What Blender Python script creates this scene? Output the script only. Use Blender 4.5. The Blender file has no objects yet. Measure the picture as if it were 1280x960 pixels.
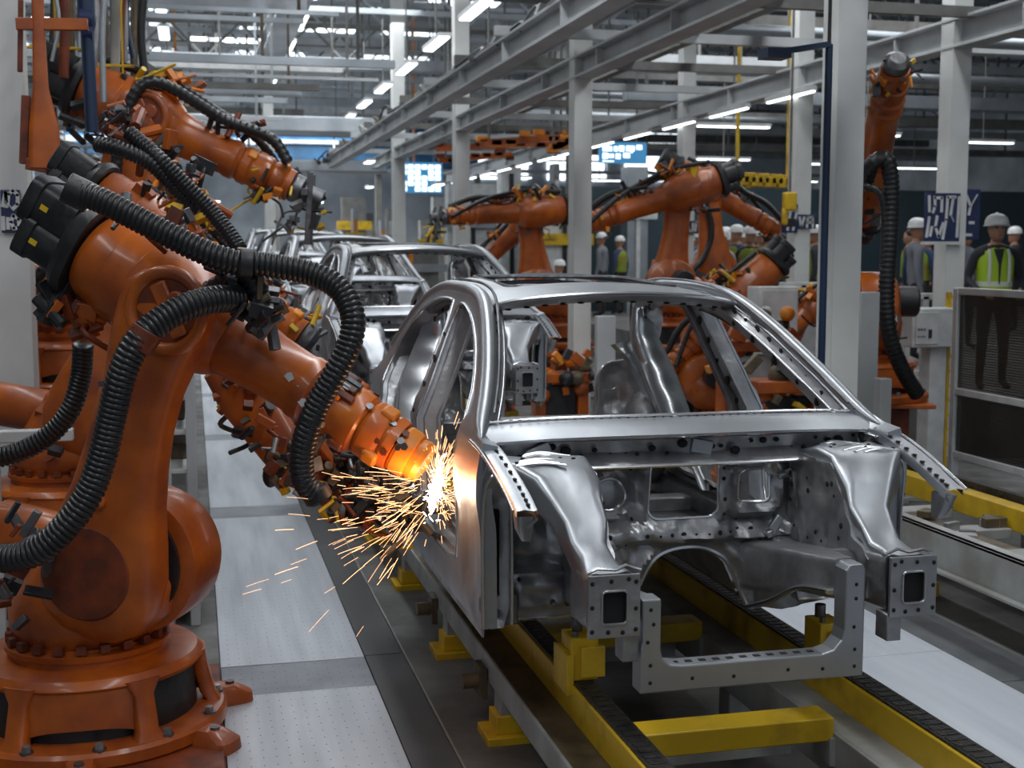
import bpy, math, random
import numpy as np
from math import sin, cos, pi, radians as R, atan, hypot, sqrt
from mathutils import Vector as V, Matrix
from mathutils.geometry import delaunay_2d_cdt
C = bpy.context.scene.collection
sc = bpy.context.scene
# ---------------------------------------------------------------- camera
FPX = 1620.0
YAW = atan(400 / hypot(FPX, 168)); PIT = atan(168 / FPX); CAMH = 2.1
fw = V((sin(YAW) * cos(PIT), cos(YAW) * cos(PIT), -sin(PIT)))
rt = V((cos(YAW), -sin(YAW), 0)); up = rt.cross(fw)
cd = bpy.data.cameras.new('camera'); cam = bpy.data.objects.new('camera', cd); C.objects.link(cam)
cam.matrix_world = Matrix(((rt.x, up.x, -fw.x, 0), (rt.y, up.y, -fw.y, 0), (rt.z, up.z, -fw.z, CAMH), (0, 0, 0, 1)))
cd.sensor_width = 36; cd.lens = FPX / 1280 * 36; cd.clip_end = 200
cd.dof.use_dof = True; cd.dof.focus_distance = 5.0; cd.dof.aperture_fstop = 4.0
sc.camera = cam
# ---------------------------------------------------------------- world and light
sc.view_settings.view_transform = 'Standard'; sc.view_settings.look = 'None'
sc.view_settings.gamma = 1; sc.view_settings.use_curve_mapping = False
sc.view_settings.exposure = 0.12
w = bpy.data.worlds.new('world'); sc.world = w; w.use_nodes = True
w.node_tree.nodes['Background'].inputs[0].default_value = (0.55, 0.62, 0.72, 1)
w.node_tree.nodes['Background'].inputs[1].default_value = 0.44

def area(x, y, z, sx, sy, e, col=(0.93, 0.97, 1.0), rot=(0, 0, 0)):
    l = bpy.data.lights.new('ceiling_light', 'AREA'); l.shape = 'RECTANGLE'; l.size = sx; l.size_y = sy; l.energy = e; l.color = col
    o = bpy.data.objects.new('ceiling_light', l); o.location = (x, y, z); o.rotation_euler = rot; C.objects.link(o); return o
area(-2.6, 6, 6.4, .5, 16, 210)
area(1.9, 5.0, 6.6, .6, 14, 300)
area(6.4, 8, 6.2, .5, 16, 260)
area(2, 24, 6.8, 5, 16, 700)
area(12, 22, 6.8, 5, 16, 600)
area(-2, 46, 6.0, 16, 10, 2400)

def px(x, y, Y=None, X=None, Z=None):
    """point seen at image position (x, y) of the 1280x960 photograph on a plane of the hall"""
    d = fw + (x - 640) / FPX * rt + (480 - y) / FPX * up
    t = X / d.x if X is not None else (Y / d.y if Y is not None else (Z - CAMH) / d.z)
    return V((d.x * t, d.y * t, CAMH + d.z * t))

# ---------------------------------------------------------------- materials
MT = {}
def mat(name, col, rough=.5, metal=0., col2=None, nscale=6., namt=.5, bump=0., bscale=40., rvar=0., coat=0., emit=None, estr=0., streak=None, spec=None, detail=4., ramp=(.35, .65)):
    m = bpy.data.materials.new(name); m.use_nodes = True; nt = m.node_tree; b = nt.nodes['Principled BSDF']; L = nt.links
    b.inputs['Base Color'].default_value = (*col, 1); b.inputs['Roughness'].default_value = rough; b.inputs['Metallic'].default_value = metal
    if coat: b.inputs['Coat Weight'].default_value = coat; b.inputs['Coat Roughness'].default_value = .12
    if spec is not None: b.inputs['Specular IOR Level'].default_value = spec
    if emit: b.inputs['Emission Color'].default_value = (*emit, 1); b.inputs['Emission Strength'].default_value = estr
    if col2 or bump or rvar:
        tc = nt.nodes.new('ShaderNodeTexCoord'); mp = nt.nodes.new('ShaderNodeMapping'); L.new(tc.outputs['Object'], mp.inputs[0])
        if streak: mp.inputs['Scale'].default_value = streak
    if col2 or rvar:
        n = nt.nodes.new('ShaderNodeTexNoise'); n.inputs['Scale'].default_value = nscale; n.inputs['Detail'].default_value = detail; L.new(mp.outputs[0], n.inputs[0])
        r = nt.nodes.new('ShaderNodeMapRange'); r.inputs[1].default_value = ramp[0]; r.inputs[2].default_value = ramp[1]; L.new(n.outputs[0], r.inputs[0])
    if col2:
        mx = nt.nodes.new('ShaderNodeMix'); mx.data_type = 'RGBA'; mx.inputs[6].default_value = (*col, 1); mx.inputs[7].default_value = (*col2, 1)
        ml = nt.nodes.new('ShaderNodeMath'); ml.operation = 'MULTIPLY'; ml.inputs[1].default_value = namt; L.new(r.outputs[0], ml.inputs[0])
        L.new(ml.outputs[0], mx.inputs[0]); L.new(mx.outputs[2], b.inputs['Base Color'])
    if rvar:
        r2 = nt.nodes.new('ShaderNodeMapRange'); r2.inputs[3].default_value = rough; r2.inputs[4].default_value = rough + rvar; L.new(r.outputs[0], r2.inputs[0]); L.new(r2.outputs[0], b.inputs['Roughness'])
    if bump:
        n2 = nt.nodes.new('ShaderNodeTexNoise'); n2.inputs['Scale'].default_value = bscale; n2.inputs['Detail'].default_value = 3; L.new(mp.outputs[0], n2.inputs[0])
        bp = nt.nodes.new('ShaderNodeBump'); bp.inputs['Strength'].default_value = bump; bp.inputs['Distance'].default_value = .02
        L.new(n2.outputs[0], bp.inputs['Height']); L.new(bp.outputs[0], b.inputs['Normal'])
    MT[name] = m; return m
mat('steel', (.42, .42, .43), .28, .70, (.22, .22, .23), 6, .85, .40, 11, .20)
mat('steel_skin', (.44, .455, .48), .34, .86, (.32, .33, .35), 3, .7, .10, 7, .10)
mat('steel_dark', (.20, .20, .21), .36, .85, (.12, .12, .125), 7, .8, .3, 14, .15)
mat('steel_bright', (.66, .67, .69), .26, .95)
mat('chrome', (.7, .7, .7), .12, 1.0)
mat('hole', (.008, .008, .009), .8)
mat('orange', (.52, .118, .009), .30, 0, (.22, .038, .006), 4, .85, .06, 12, .22, coat=.3)
mat('orange_bright', (.72, .19, .012), .28, 0, (.45, .08, .008), 7, .8, .08, 18, .2, coat=.3)
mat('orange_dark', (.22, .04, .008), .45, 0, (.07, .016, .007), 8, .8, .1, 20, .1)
mat('amber', (.80, .28, .02), .35, 0, (.6, .14, .01), 8, .6, 0, 20, .1)
mat('rubber', (.012, .012, .014), .33, 0, (.03, .03, .03), 8, .5)
mat('black', (.014, .015, .017), .28, 0, (.03, .03, .032), 10, .6, .1, 30, .25)
mat('yellow', (.68, .43, .015), .42, 0, (.24, .14, .02), 5, .75, .05, 20, .2, ramp=(.48, .72))
mat('yellow_bright', (.78, .50, .02), .45, 0, (.5, .3, .02), 9, .6)
mat('greypaint', (.40, .41, .40), .45, 0, (.17, .15, .12), 3, .7, .05, 20, .15)
mat('beamgrey', (.52, .54, .55), .5, 0, (.34, .35, .36), 2, .6)
mat('brown', (.16, .12, .07), .5, .2, (.05, .04, .03), 9, .8, .1, 30)
mat('column', (.72, .73, .72), .5, 0, (.55, .55, .52), 2, .6, .02, 10)
mat('white', (.66, .67, .67), .45, 0, (.42, .43, .42), 6, .6)
mat('plate', (.58, .61, .66), .38, .35, (.44, .47, .52), 1.2, .8, .08, 60, .14, streak=(6, .5, 1))
mat('plate_shade', (.30, .32, .35), .42, .3, (.22, .24, .27), 3, .8, .08, 60, .1)
mat('mat_dark', (.075, .08, .085), .5, 0, (.12, .12, .125), 7, .6, .1, 60, .1)
mat('concrete', (.17, .17, .165), .5, 0, (.075, .07, .065), 2.5, .9, .15, 40, .2)
mat('pit', (.035, .033, .03), .4, 0, (.08, .07, .06), 3, .9, .2, 12, .2)
mat('chain', (.02, .02, .022), .45, .3, (.07, .06, .05), 25, .8, .6, 60)
mat('roof_panel', (.48, .50, .53), .6, 0, (.20, .21, .23), .5, .9)
mat('wall', (.62, .66, .70), .7, 0, (.28, .31, .35), .5, .9)
mat('teal_dark', (.02, .045, .06), .6, 0, (.04, .06, .07), .8, .8)
mat('blue', (.03, .14, .30), .5, 0, (.015, .05, .1), 1.5, .7)
mat('navy', (.012, .02, .075), .4, 0, (.03, .05, .12), 4, .5)
mat('bluepipe', (.012, .03, .07), .35)
mat('duct', (.50, .53, .56), .35, .7, (.30, .33, .36), 1.5, .8)
mat('brace', (.20, .20, .19), .55, .1, (.10, .09, .08), 3, .7)
mat('lamp', (1, 1, 1), .5, emit=(.92, .97, 1.0), estr=4.0)
mat('lampsoft', (1, 1, 1), .5, emit=(.85, .93, 1.0), estr=2.2)
mat('screen', (.02, .1, .2), .3, emit=(.05, .25, .5), estr=.7)
mat('screen_white', (.9, 1, 1), .3, emit=(.8, .97, 1), estr=1.6)
mat('spark', (1, .6, .3), .5, emit=(1.0, .50, .24), estr=3.2)
mat('flash', (1, 1, 1), .5, emit=(1.0, .84, .68), estr=13)
mat('vest', (.42, .62, .03), .6, emit=None)
mat('vest2', (.22, .34, .04), .8, 0, (.30, .12, .02), 6, .8)
mat('reflective', (.75, .78, .72), .35)
mat('cloth_dark', (.02, .023, .032), .8, 0, (.04, .04, .05), 8, .6)
mat('cloth_trousers', (.035, .032, .03), .85)
mat('cloth_grey', (.20, .21, .24), .85)
mat('cloth_light', (.5, .52, .55), .85)
mat('cloth_blue', (.03, .06, .13), .85)
mat('skin', (.42, .22, .14), .5)
mat('hair', (.015, .01, .008), .6)
mat('helmet', (.80, .81, .80), .3)
mat('boot', (.015, .013, .012), .6)
mat('red', (.35, .03, .02), .5)
def glassmat():
    m = bpy.data.materials.new('mesh_screen'); m.use_nodes = True; nt = m.node_tree; b = nt.nodes['Principled BSDF']
    b.inputs['Base Color'].default_value = (.03, .028, .022, 1); b.inputs['Roughness'].default_value = .4
    tc = nt.nodes.new('ShaderNodeTexCoord'); prev = None
    for ax in ('Y', 'Z'):
        s = nt.nodes.new('ShaderNodeSeparateXYZ'); nt.links.new(tc.outputs['Object'], s.inputs[0])
        a = nt.nodes.new('ShaderNodeMath'); a.operation = 'MULTIPLY'; a.inputs[1].default_value = 45; nt.links.new(s.outputs[ax], a.inputs[0])
        f = nt.nodes.new('ShaderNodeMath'); f.operation = 'FRACT'; nt.links.new(a.outputs[0], f.inputs[0])
        g = nt.nodes.new('ShaderNodeMath'); g.operation = 'LESS_THAN'; g.inputs[1].default_value = .36; nt.links.new(f.outputs[0], g.inputs[0])
        if prev:
            mx = nt.nodes.new('ShaderNodeMath'); mx.operation = 'MAXIMUM'; nt.links.new(prev.outputs[0], mx.inputs[0]); nt.links.new(g.outputs[0], mx.inputs[1]); nt.links.new(mx.outputs[0], b.inputs['Alpha'])
        prev = g
    MT['mesh_screen'] = m
glassmat()

# ---------------------------------------------------------------- mesh helpers
def frame_of(d):
    d = V(d).normalized(); a = V((0, 0, 1)) if abs(d.z) < .9 else V((0, 1, 0))
    u = a.cross(d).normalized(); return u, d.cross(u), d
def catmull(pts, n=8):
    pts = [V(p) for p in pts]; P = [pts[0] * 2 - pts[1]] + pts + [pts[-1] * 2 - pts[-2]]; out = []
    for i in range(1, len(P) - 2):
        a, b, c, d = P[i - 1], P[i], P[i + 1], P[i + 2]
        for k in range(n):
            t = k / n; out.append(.5 * ((2 * b) + (c - a) * t + (2 * a - 5 * b + 4 * c - d) * t * t + (3 * b - a - 3 * c + d) * t ** 3))
    out.append(pts[-1]); return out
def resample(pts, step):
    L = [0]
    for a, b in zip(pts, pts[1:]): L.append(L[-1] + (b - a).length)
    n = max(2, int(L[-1] / step)); out = []; j = 0
    for k in range(n + 1):
        t = L[-1] * k / n
        while j < len(L) - 2 and L[j + 1] < t: j += 1
        s = (t - L[j]) / max(1e-9, L[j + 1] - L[j]); out.append(pts[j].lerp(pts[j + 1], min(1, s)))
    return out
class MB:
    def __init__(s): s.v = []; s.f = []
    def add(s, vs, fs):
        o = len(s.v); s.v += [tuple(p) for p in vs]; s.f += [tuple(i + o for i in f) for f in fs]; return s
    def box(s, c, d, m=None):
        c = V(c); vs = []
        for i in (-1, 1):
            for j in (-1, 1):
                for k in (-1, 1):
                    p = V((i * d[0] / 2, j * d[1] / 2, k * d[2] / 2)); vs.append(c + (m @ p if m else p))
        return s.add(vs, [(0, 1, 3, 2), (4, 6, 7, 5), (0, 4, 5, 1), (2, 3, 7, 6), (0, 2, 6, 4), (1, 5, 7, 3)])
    def bb(s, x0, x1, y0, y1, z0, z1): return s.box(((x0 + x1) / 2, (y0 + y1) / 2, (z0 + z1) / 2), (abs(x1 - x0), abs(y1 - y0), abs(z1 - z0)))
    def bar(s, a, b, w, h):
        a = V(a); b = V(b); u, v, d = frame_of(b - a); vs = []
        for p in (a, b):
            for i, j in ((-1, -1), (1, -1), (1, 1), (-1, 1)): vs.append(p + u * i * w / 2 + v * j * h / 2)
        return s.add(vs, [(3, 2, 1, 0), (4, 5, 6, 7), (0, 1, 5, 4), (1, 2, 6, 5), (2, 3, 7, 6), (3, 0, 4, 7)])
    def ibeam(s, a, b, w, h, t=.02):
        a = V(a); b = V(b); u, v, d = frame_of(b - a)
        s.bar(a + v * (h / 2), b + v * (h / 2), w, t); s.bar(a - v * (h / 2), b - v * (h / 2), w, t); return s.bar(a, b, t, h)
    def lathe(s, o, ax, prof, n=24, sq=1.0):
        o = V(o); u, v, d = frame_of(ax); vs = []; fs = []
        for t, r in prof:
            for k in range(n):
                a = 2 * pi * k / n; vs.append(o + d * t + u * (cos(a) * r * sq) + v * (sin(a) * r))
        m = len(prof)
        for i in range(m - 1):
            for k in range(n): fs.append((i * n + k, i * n + (k + 1) % n, (i + 1) * n + (k + 1) % n, (i + 1) * n + k))
        fs.append(tuple(range(n))[::-1]); fs.append(tuple((m - 1) * n + k for k in range(n)))
        return s.add(vs, fs)
    def cyl(s, a, b, r, r2=None, n=12):
        a = V(a); b = V(b); return s.lathe(a, b - a, [(0, r), ((b - a).length, r if r2 is None else r2)], n)
    def ring(s, o, ax, R0, r, n=32, m=8):
        o = V(o); u, v, d = frame_of(ax); vs = []; fs = []
        for i in range(n):
            a = 2 * pi * i / n; q = u * cos(a) + v * sin(a)
            for j in range(m):
                b = 2 * pi * j / m; vs.append(o + q * (R0 + r * cos(b)) + d * (r * sin(b)))
        for i in range(n):
            for j in range(m): fs.append((i * m + j, ((i + 1) % n) * m + j, ((i + 1) % n) * m + (j + 1) % m, i * m + (j + 1) % m))
        return s.add(vs, fs)
    def tube(s, pts, r, n=10, rings=None, step=None, dep=.14, flat=1.0):
        """tube along points; rings = corrugation pitch"""
        pts = [V(p) for p in pts]
        if rings: pts = resample(pts, rings / 3)
        elif step: pts = resample(pts, step)
        vs = []; fs = []; pu = None
        for i, p in enumerate(pts):
            d = (pts[min(i + 1, len(pts) - 1)] - pts[max(i - 1, 0)]).normalized()
            if pu is None: pu, pv, _ = frame_of(d)
            else:
                pu = (pu - d * pu.dot(d)).normalized(); pv = d.cross(pu)
            rr = r[min(i, len(r) - 1)] if isinstance(r, (list, tuple)) else r
            if rings: rr = rr * (1 if i % 3 else 1 - dep)
            for k in range(n):
                a = 2 * pi * k / n; vs.append(p + pu * cos(a) * rr + pv * sin(a) * rr * flat)
        m = len(pts)
        for i in range(m - 1):
            for k in range(n): fs.append((i * n + k, i * n + (k + 1) % n, (i + 1) * n + (k + 1) % n, (i + 1) * n + k))
        fs.append(tuple(range(n))[::-1]); fs.append(tuple((m - 1) * n + k for k in range(n)))
        return s.add(vs, fs)
    def loft(s, secs, n=24):
        """secs: (centre, axis u, axis v, half a, half b, exponent)"""
        vs = []; fs = []
        for c, u, v, a, b, e in secs:
            c = V(c); u = V(u); v = V(v)
            for k in range(n):
                t = 2 * pi * k / n; x, y = cos(t), sin(t)
                vs.append(c + u * (a * math.copysign(abs(x) ** (2 / e), x)) + v * (b * math.copysign(abs(y) ** (2 / e), y)))
        m = len(secs)
        for i in range(m - 1):
            for k in range(n): fs.append((i * n + k, i * n + (k + 1) % n, (i + 1) * n + (k + 1) % n, (i + 1) * n + k))
        fs.append(tuple(range(n))[::-1]); fs.append(tuple((m - 1) * n + k for k in range(n)))
        return s.add(vs, fs)
    def ball(s, c, r, n=12, m=8, sc_=(1, 1, 1)):
        c = V(c); vs = []; fs = []
        for i in range(m + 1):
            a = pi * i / m
            for k in range(n):
                b = 2 * pi * k / n; vs.append(c + V((r * sc_[0] * sin(a) * cos(b), r * sc_[1] * sin(a) * sin(b), r * sc_[2] * cos(a))))
        for i in range(m):
            for k in range(n): fs.append((i * n + k, (i + 1) * n + k, (i + 1) * n + (k + 1) % n, i * n + (k + 1) % n))
        return s.add(vs, fs)
    def grid(s, pts):
        h = len(pts); w_ = len(pts[0]); vs = [p for row in pts for p in row]
        return s.add(vs, [(i * w_ + j, i * w_ + j + 1, (i + 1) * w_ + j + 1, (i + 1) * w_ + j) for i in range(h - 1) for j in range(w_ - 1)])
    def panel(s, outline, holes, fm, res=.03, th=.012, side=1):
        """sheet with holes: 2D outline mapped to space by fm, thickened by th; side flips the thickening"""
        def rs(poly):
            out = []
            for a, b in zip(poly, poly[1:] + poly[:1]):
                L = hypot(b[0] - a[0], b[1] - a[1]); n = max(1, int(L / res + .5))
                for k in range(n): out.append((a[0] + (b[0] - a[0]) * k / n, a[1] + (b[1] - a[1]) * k / n))
            return out
        polys = [rs(list(outline))] + [rs(list(h)) for h in holes]
        def inside(P, poly):
            q = np.array(poly); x, y = P[:, 0], P[:, 1]; c = np.zeros(len(P), bool)
            for (x0, y0), (x1, y1) in zip(q, np.roll(q, -1, 0)):
                k = (y0 > y) != (y1 > y)
                if y1 != y0: c ^= k & (x < (x1 - x0) * (y - y0) / (y1 - y0) + x0)
            return c
        bd = np.array([p for q in polys for p in q]); mn, mx_ = bd.min(0), bd.max(0)
        gx, gy = np.meshgrid(np.arange(mn[0] + res / 2, mx_[0], res), np.arange(mn[1] + res / 2, mx_[1], res))
        gy = gy + 0.0; G = np.stack([gx.ravel(), gy.ravel()], 1)
        ok = inside(G, polys[0])
        for h in polys[1:]: ok &= ~inside(G, h)
        G = G[ok]
        if len(G):
            dm = np.full(len(G), 9.)
            for q in bd: dm = np.minimum(dm, np.abs(G - q).max(1))
            G = G[dm > res * .45]
        vs = [V((float(a), float(b))) for a, b in bd] + [V((float(a), float(b))) for a, b in G]
        ed = []; o = 0
        for q in polys:
            n = len(q); ed += [(o + i, o + (i + 1) % n) for i in range(n)]; o += n
        r = delaunay_2d_cdt(vs, ed, [], 0, 1e-6); pv = np.array([(p[0], p[1]) for p in r[0]]); tr = [t for t in r[2] if len(t) == 3]
        cen = np.array([(pv[a] + pv[b] + pv[c]) / 3 for a, b, c in tr]); ok = inside(cen, polys[0])
        for h in polys[1:]: ok &= ~inside(cen, h)
        tr = [t for t, k in zip(tr, ok) if k]
        P = np.array([tuple(fm(float(a), float(b))) for a, b in pv]); N = np.zeros_like(P)
        for a, b, c in tr:
            nn = np.cross(P[b] - P[a], P[c] - P[a]); N[a] += nn; N[b] += nn; N[c] += nn
        N /= np.maximum(1e-12, np.linalg.norm(N, axis=1))[:, None]
        Q = P - N * th * side; n = len(P); fs = []; cnt = {}
        for a, b, c in tr:
            fs.append((a, b, c) if side > 0 else (c, b, a)); fs.append((c + n, b + n, a + n) if side > 0 else (a + n, b + n, c + n))
            for e in ((a, b), (b, c), (c, a)): cnt[e] = 1
        for (a, b) in cnt:
            if (b, a) not in cnt: fs.append((b, a, a + n, b + n) if side > 0 else (a, b, b + n, a + n))
        return s.add(list(map(tuple, P)) + list(map(tuple, Q)), fs)
    def mirror(s, cx):
        m = MB(); m.v = [(2 * cx - x, y, z) for x, y, z in s.v]; m.f = [f[::-1] for f in s.f]; return m

WM = {}   # world matrix of every parent
def tag(o, label=None, cat=None, group=None, kind=None):
    if label: o['label'] = label
    if cat: o['category'] = cat
    if group: o['group'] = group
    if kind: o['kind'] = kind
    return o
def thing(name, label, cat, loc=(0, 0, 0), rz=0., group=None):
    o = bpy.data.objects.new(name, None); o.empty_display_size = .1; C.objects.link(o); o.location = loc; o.rotation_euler = (0, 0, rz)
    WM[o] = Matrix.Translation(V(loc)) @ Matrix.Rotation(rz, 4, 'Z'); return tag(o, label, cat, group)
def build(mb, name, m, parent=None, smooth=35, bevel=0, local=False, label=None, cat=None, group=None, kind=None):
    me = bpy.data.meshes.new(name); vs = mb.v
    if parent is not None:
        if not local:
            inv = WM[parent].inverted(); vs = [tuple(inv @ V(p)) for p in vs]
        loc = (0, 0, 0)
    else:
        a = np.array(vs); c = (a.min(0) + a.max(0)) / 2; loc = (float(c[0]), float(c[1]), float(a[:, 2].min())); vs = [(x - loc[0], y - loc[1], z - loc[2]) for x, y, z in vs]
    me.from_pydata(vs, [], mb.f); me.validate()
    if smooth:
        me.shade_smooth(); me.set_sharp_from_angle(angle=R(smooth))
    me.materials.append(MT[m]); o = bpy.data.objects.new(name, me); C.objects.link(o); o.location = loc
    if parent is not None: o.parent = parent; WM[o] = WM[parent]
    else: WM[o] = Matrix.Translation(V(loc))
    if bevel:
        b = o.modifiers.new('bevel', 'BEVEL'); b.width = bevel; b.segments = 2; b.limit_method = 'ANGLE'; b.angle_limit = R(40); b.harden_normals = False
    return tag(o, label, cat, group, kind)
def dup(o, loc, rz=None, label=None):
    r = o.copy(); C.objects.link(r); r.location = loc
    if rz is not None: r.rotation_euler = (0, 0, rz)
    if label: r['label'] = label
    for ch in o.children:
        c = ch.copy(); C.objects.link(c); c.parent = r
        for g in ch.children:
            d = g.copy(); C.objects.link(d); d.parent = c
    return r
def struct(mb, name, m, **k): return build(mb, name, m, kind='structure', **k)

# ================================================================= THE HALL
struct(MB().bb(-16, 30, -12, 62, -.20, -.06), 'floor', 'concrete')
# concrete strips at walking level (left and right of the conveyor pit)
flo = [o for o in C.objects if o.name == 'floor'][0]
build(MB().bb(-16, .085, -12, 62, -.06, -.004), 'floor_slab', 'concrete', flo)
build(MB().bb(1.03, 1.42, -12, 62, -.06, -.004), 'floor_slab', 'concrete', flo)
build(MB().bb(4.125, 30, -12, 62, -.06, -.004), 'floor_slab', 'concrete', flo)
build(MB().bb(1.42, 2.54, -12, 62, -.06, -.035), 'pit_floor', 'pit', flo, label='dark floor between the rails')
build(MB().bb(1.022, 1.032, -12, 62, -.06, .002), 'joint_strip', 'greypaint', flo)
# left walkway: white perforated plates
wk = thing('walkway', 'pale perforated metal walkway along the left of the line', 'walkway', (.45, 2, 0))
joints = [3.0, 6.52, 10.7, 15.0, 19.4, 24, 29, 35, 42, 50]
for a, b in zip(joints, joints[1:]):
    build(MB().bb(.088, .815, a + .004, b - .45, -.05, .004), 'floor_plate', 'plate', wk, bevel=.003)
    build(MB().bb(.088, .815, b - .446, b - .004, -.05, .002), 'floor_plate', 'plate_shade', wk, bevel=.003, label='walkway strip with a shade band painted darker')  # shade band before each joint, painted as a darker grey strip
hl = MB()
y = 4.6
while y < 9:
    for i in range(13):
        x = .13 + i * .0535
        hl.add([(x + .004 * cos(k * pi / 2), y + .004 * sin(k * pi / 2), .0052) for k in range(4)], [(0, 1, 2, 3)])
    y += .085
build(hl, 'perforation', 'hole', wk, smooth=0, kind='stuff')
for nm, lab, x0, x1, js in (('walkway_edge_mat', 'dark rubber edge mat between pale walkway and concrete', .82, 1.02, [-2, 6.55, 10.8, 15, 20, 26, 33, 42]), ('walkway_edge_mat', 'dark edge mat right of the pale walkway on the right', 3.79, 4.12, [-2, 5.4, 10, 15, 20, 26, 33, 42])):
    t = thing(nm, lab, 'mat', ((x0 + x1) / 2, 3, 0))
    for a, b in zip(js, js[1:]): build(MB().bb(x0, x1, a + .004, b - .004, -.05, .0), 'mat_section', 'mat_dark', t, bevel=.003)
wr = thing('walkway', 'pale blue-grey metal walkway on the right of the yellow rails', 'walkway', (3.1, 2, 0))
js = [1.0, 5.9, 10, 14, 19, 25, 32, 40]
for a, b in zip(js, js[1:]): build(MB().bb(2.56, 3.78, a + .003, b - .003, -.05, .004), 'floor_plate', 'plate', wr, bevel=.003)

# walls and ceiling
struct(MB().bb(-16, 30, 62, 62.3, -.2, 11), 'wall_back', 'wall')
struct(MB().bb(-16.3, -16, -12, 62, -.2, 11), 'wall_left', 'wall')
struct(MB().bb(30, 30.3, -12, 62, -.2, 11), 'wall_right', 'wall')
struct(MB().bb(-16, 30, -12, 62, 10.6, 10.8), 'ceiling', 'roof_panel')
k = 1
for yy in range(16, 60, 7):
    for xx in (-9, -3.5, 2, 7.5):
        struct(MB().bb(xx, xx + 3.0, yy, yy + 1.9, 10.52, 10.6), 'window_%d' % k, 'lampsoft'); k += 1
for i in range(5):
    struct(MB().bb(-8 + i * 3.4, -5.4 + i * 3.4, 61.9, 62, 6.3, 8.6), 'window_%d' % k, 'lampsoft'); k += 1
for i in range(3):
    struct(MB().bb(13 + i * 4, 16 + i * 4, 61.9, 62, 5.5, 8.0), 'window_%d' % k, 'lampsoft'); k += 1

rnd = random.Random(5)
# upper left roof space: dense pipes, strips and lamps
rq = random.Random(44)
for i in range(54):
    yy = 16.3 + i * .52 + rq.uniform(-.1, .1); zz = rq.choice([rq.uniform(4.45, 5.4), rq.uniform(8.6, 10.3), rq.uniform(8.6, 10.3)]); x0 = rq.uniform(-13, -5); x1_ = rq.uniform(1.5, 2.9) if zz < 6 else rq.uniform(3, 7.5)
    hgt = rq.choice([.05, .07, .10, .16]); mm = rq.choice(['duct', 'white', 'beamgrey', 'brace', 'duct', 'steel_skin', 'brown'])
    t = thing('cross_pipe', 'pipe', 'pipe', (x0, yy, zz), group='pipes crossing the roof space')
    build(MB().bar((x0, yy, zz), (x1_, yy, zz), hgt, hgt), 'tube', mm, t, smooth=0)
    for xx in (x0 + 1, (x0 + x1_) / 2, x1_ - .5): build(MB().bb(xx, xx + .04, yy, yy + .04, zz, 10.55), 'hanger', rq.choice(['brace', 'duct', 'brown']), t, smooth=0)
for i in range(26):
    yy = 24 + (i // 5) * 5.2; xx = -8 + (i % 5) * 2.7 + (i // 5) % 2; zz = 8.2 + (i % 3) * .4
    t = thing('ceiling_lamp', 'lamp', 'lamp', (xx, yy, zz), group='bright roof lamps at the upper left')
    build(MB().bb(xx, xx + 1.1, yy, yy + .5, zz, zz + .06), 'diffuser', 'lamp', t, smooth=0); build(MB().bb(xx + .5, xx + .54, yy + .2, yy + .24, zz, 10.5), 'hanger', 'brace', t, smooth=0)
# distant machinery along the end of the hall
DM = [(4.28, 27.5), (1.9, 33)]
for i in range(150):
    yy = rq.uniform(26, 57); xx = rq.uniform(-9, 7.2); 
    if -1 < xx < 4.6: xx = xx + 5.6 if xx > 2 else xx - 3.6
    if any(abs(xx - q[0]) < 1.9 and abs(yy - q[1]) < .75 for q in DM) or abs(yy - 46.3) < .8: continue
    DM.append((xx, yy)); h_ = rq.uniform(1.2, 4.4); w_ = rq.choice([.15, .2, .5, .9, 1.3]); mm = rq.choice(['duct', 'white', 'greypaint', 'steel_dark', 'beamgrey', 'brace'])
    t = thing('distant_machine', 'machine', 'machine', (xx, yy, -.004), group='machines far down the hall')
    build(MB().bb(xx - w_ / 2, xx + w_ / 2, yy, yy + .5, -.004, h_), 'body', mm, t, smooth=0); build(MB().bb(xx - w_ / 2 - .2, xx + w_ / 2 + .2, yy - .1, yy + .1, h_ * .7, h_ * .78), 'rail', rq.choice(['white', 'yellow', 'duct']), t, smooth=0)
    build(MB().bb(xx - .05, xx + .05, yy - .05, yy, h_ * .2, h_ * .9), 'conduit', rq.choice(['black', 'white', 'amber']), t, smooth=0)
# steel columns
def column(x, y, label, w=.21, z1=8.5, zb=-.004):
    t = thing('steel_column', label, 'column', (x, y, zb))
    m = MB(); m.bar((x, y, zb), (x, y, z1), w, .02) if 0 else None
    m.bb(x - w / 2, x + w / 2, y - w / 2 - .008, y - w / 2 + .012, zb, z1); m.bb(x - w / 2, x + w / 2, y + w / 2 - .012, y + w / 2 + .008, zb, z1)
    m.bb(x - w / 2 + .004, x - w / 2 + .02, y - w / 2, y + w / 2, zb, z1); m.bb(x + w / 2 - .02, x + w / 2 - .004, y - w / 2, y + w / 2, zb, z1)
    build(m, 'shaft', 'column', t, bevel=.006)
    build(MB().bb(x - w * .9, x + w * .9, y - w * .9, y + w * .9, zb, zb + .03), 'base_plate', 'column', t, bevel=.004)
    return t
column(4.29, 8.1, 'broad pale grey steel column right behind the front car body')
column(4.28, 14.2, 'pale steel column rising between the two right-hand robots')
column(4.28, 20.9, 'pale steel column left of the far right-hand robot', .24)
column(4.28, 27.5, 'farthest pale steel column of the beam row', .26)
column(7.35, 11.6, 'pale steel column carrying the navy sign and white box')
column(7.35, 14.95, 'second pale column of the right row, behind blue pipe')
column(7.35, 18.8, 'third pale column of the right row, behind a robot')
column(-1.11, 8.80, 'pale steel column at the left edge with navy sign', .24)
column(1.9, 33, 'distant steel column in the middle of the hall', .25)
column(9.6, 9.5, 'steel column outside the right fence', .2)
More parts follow.
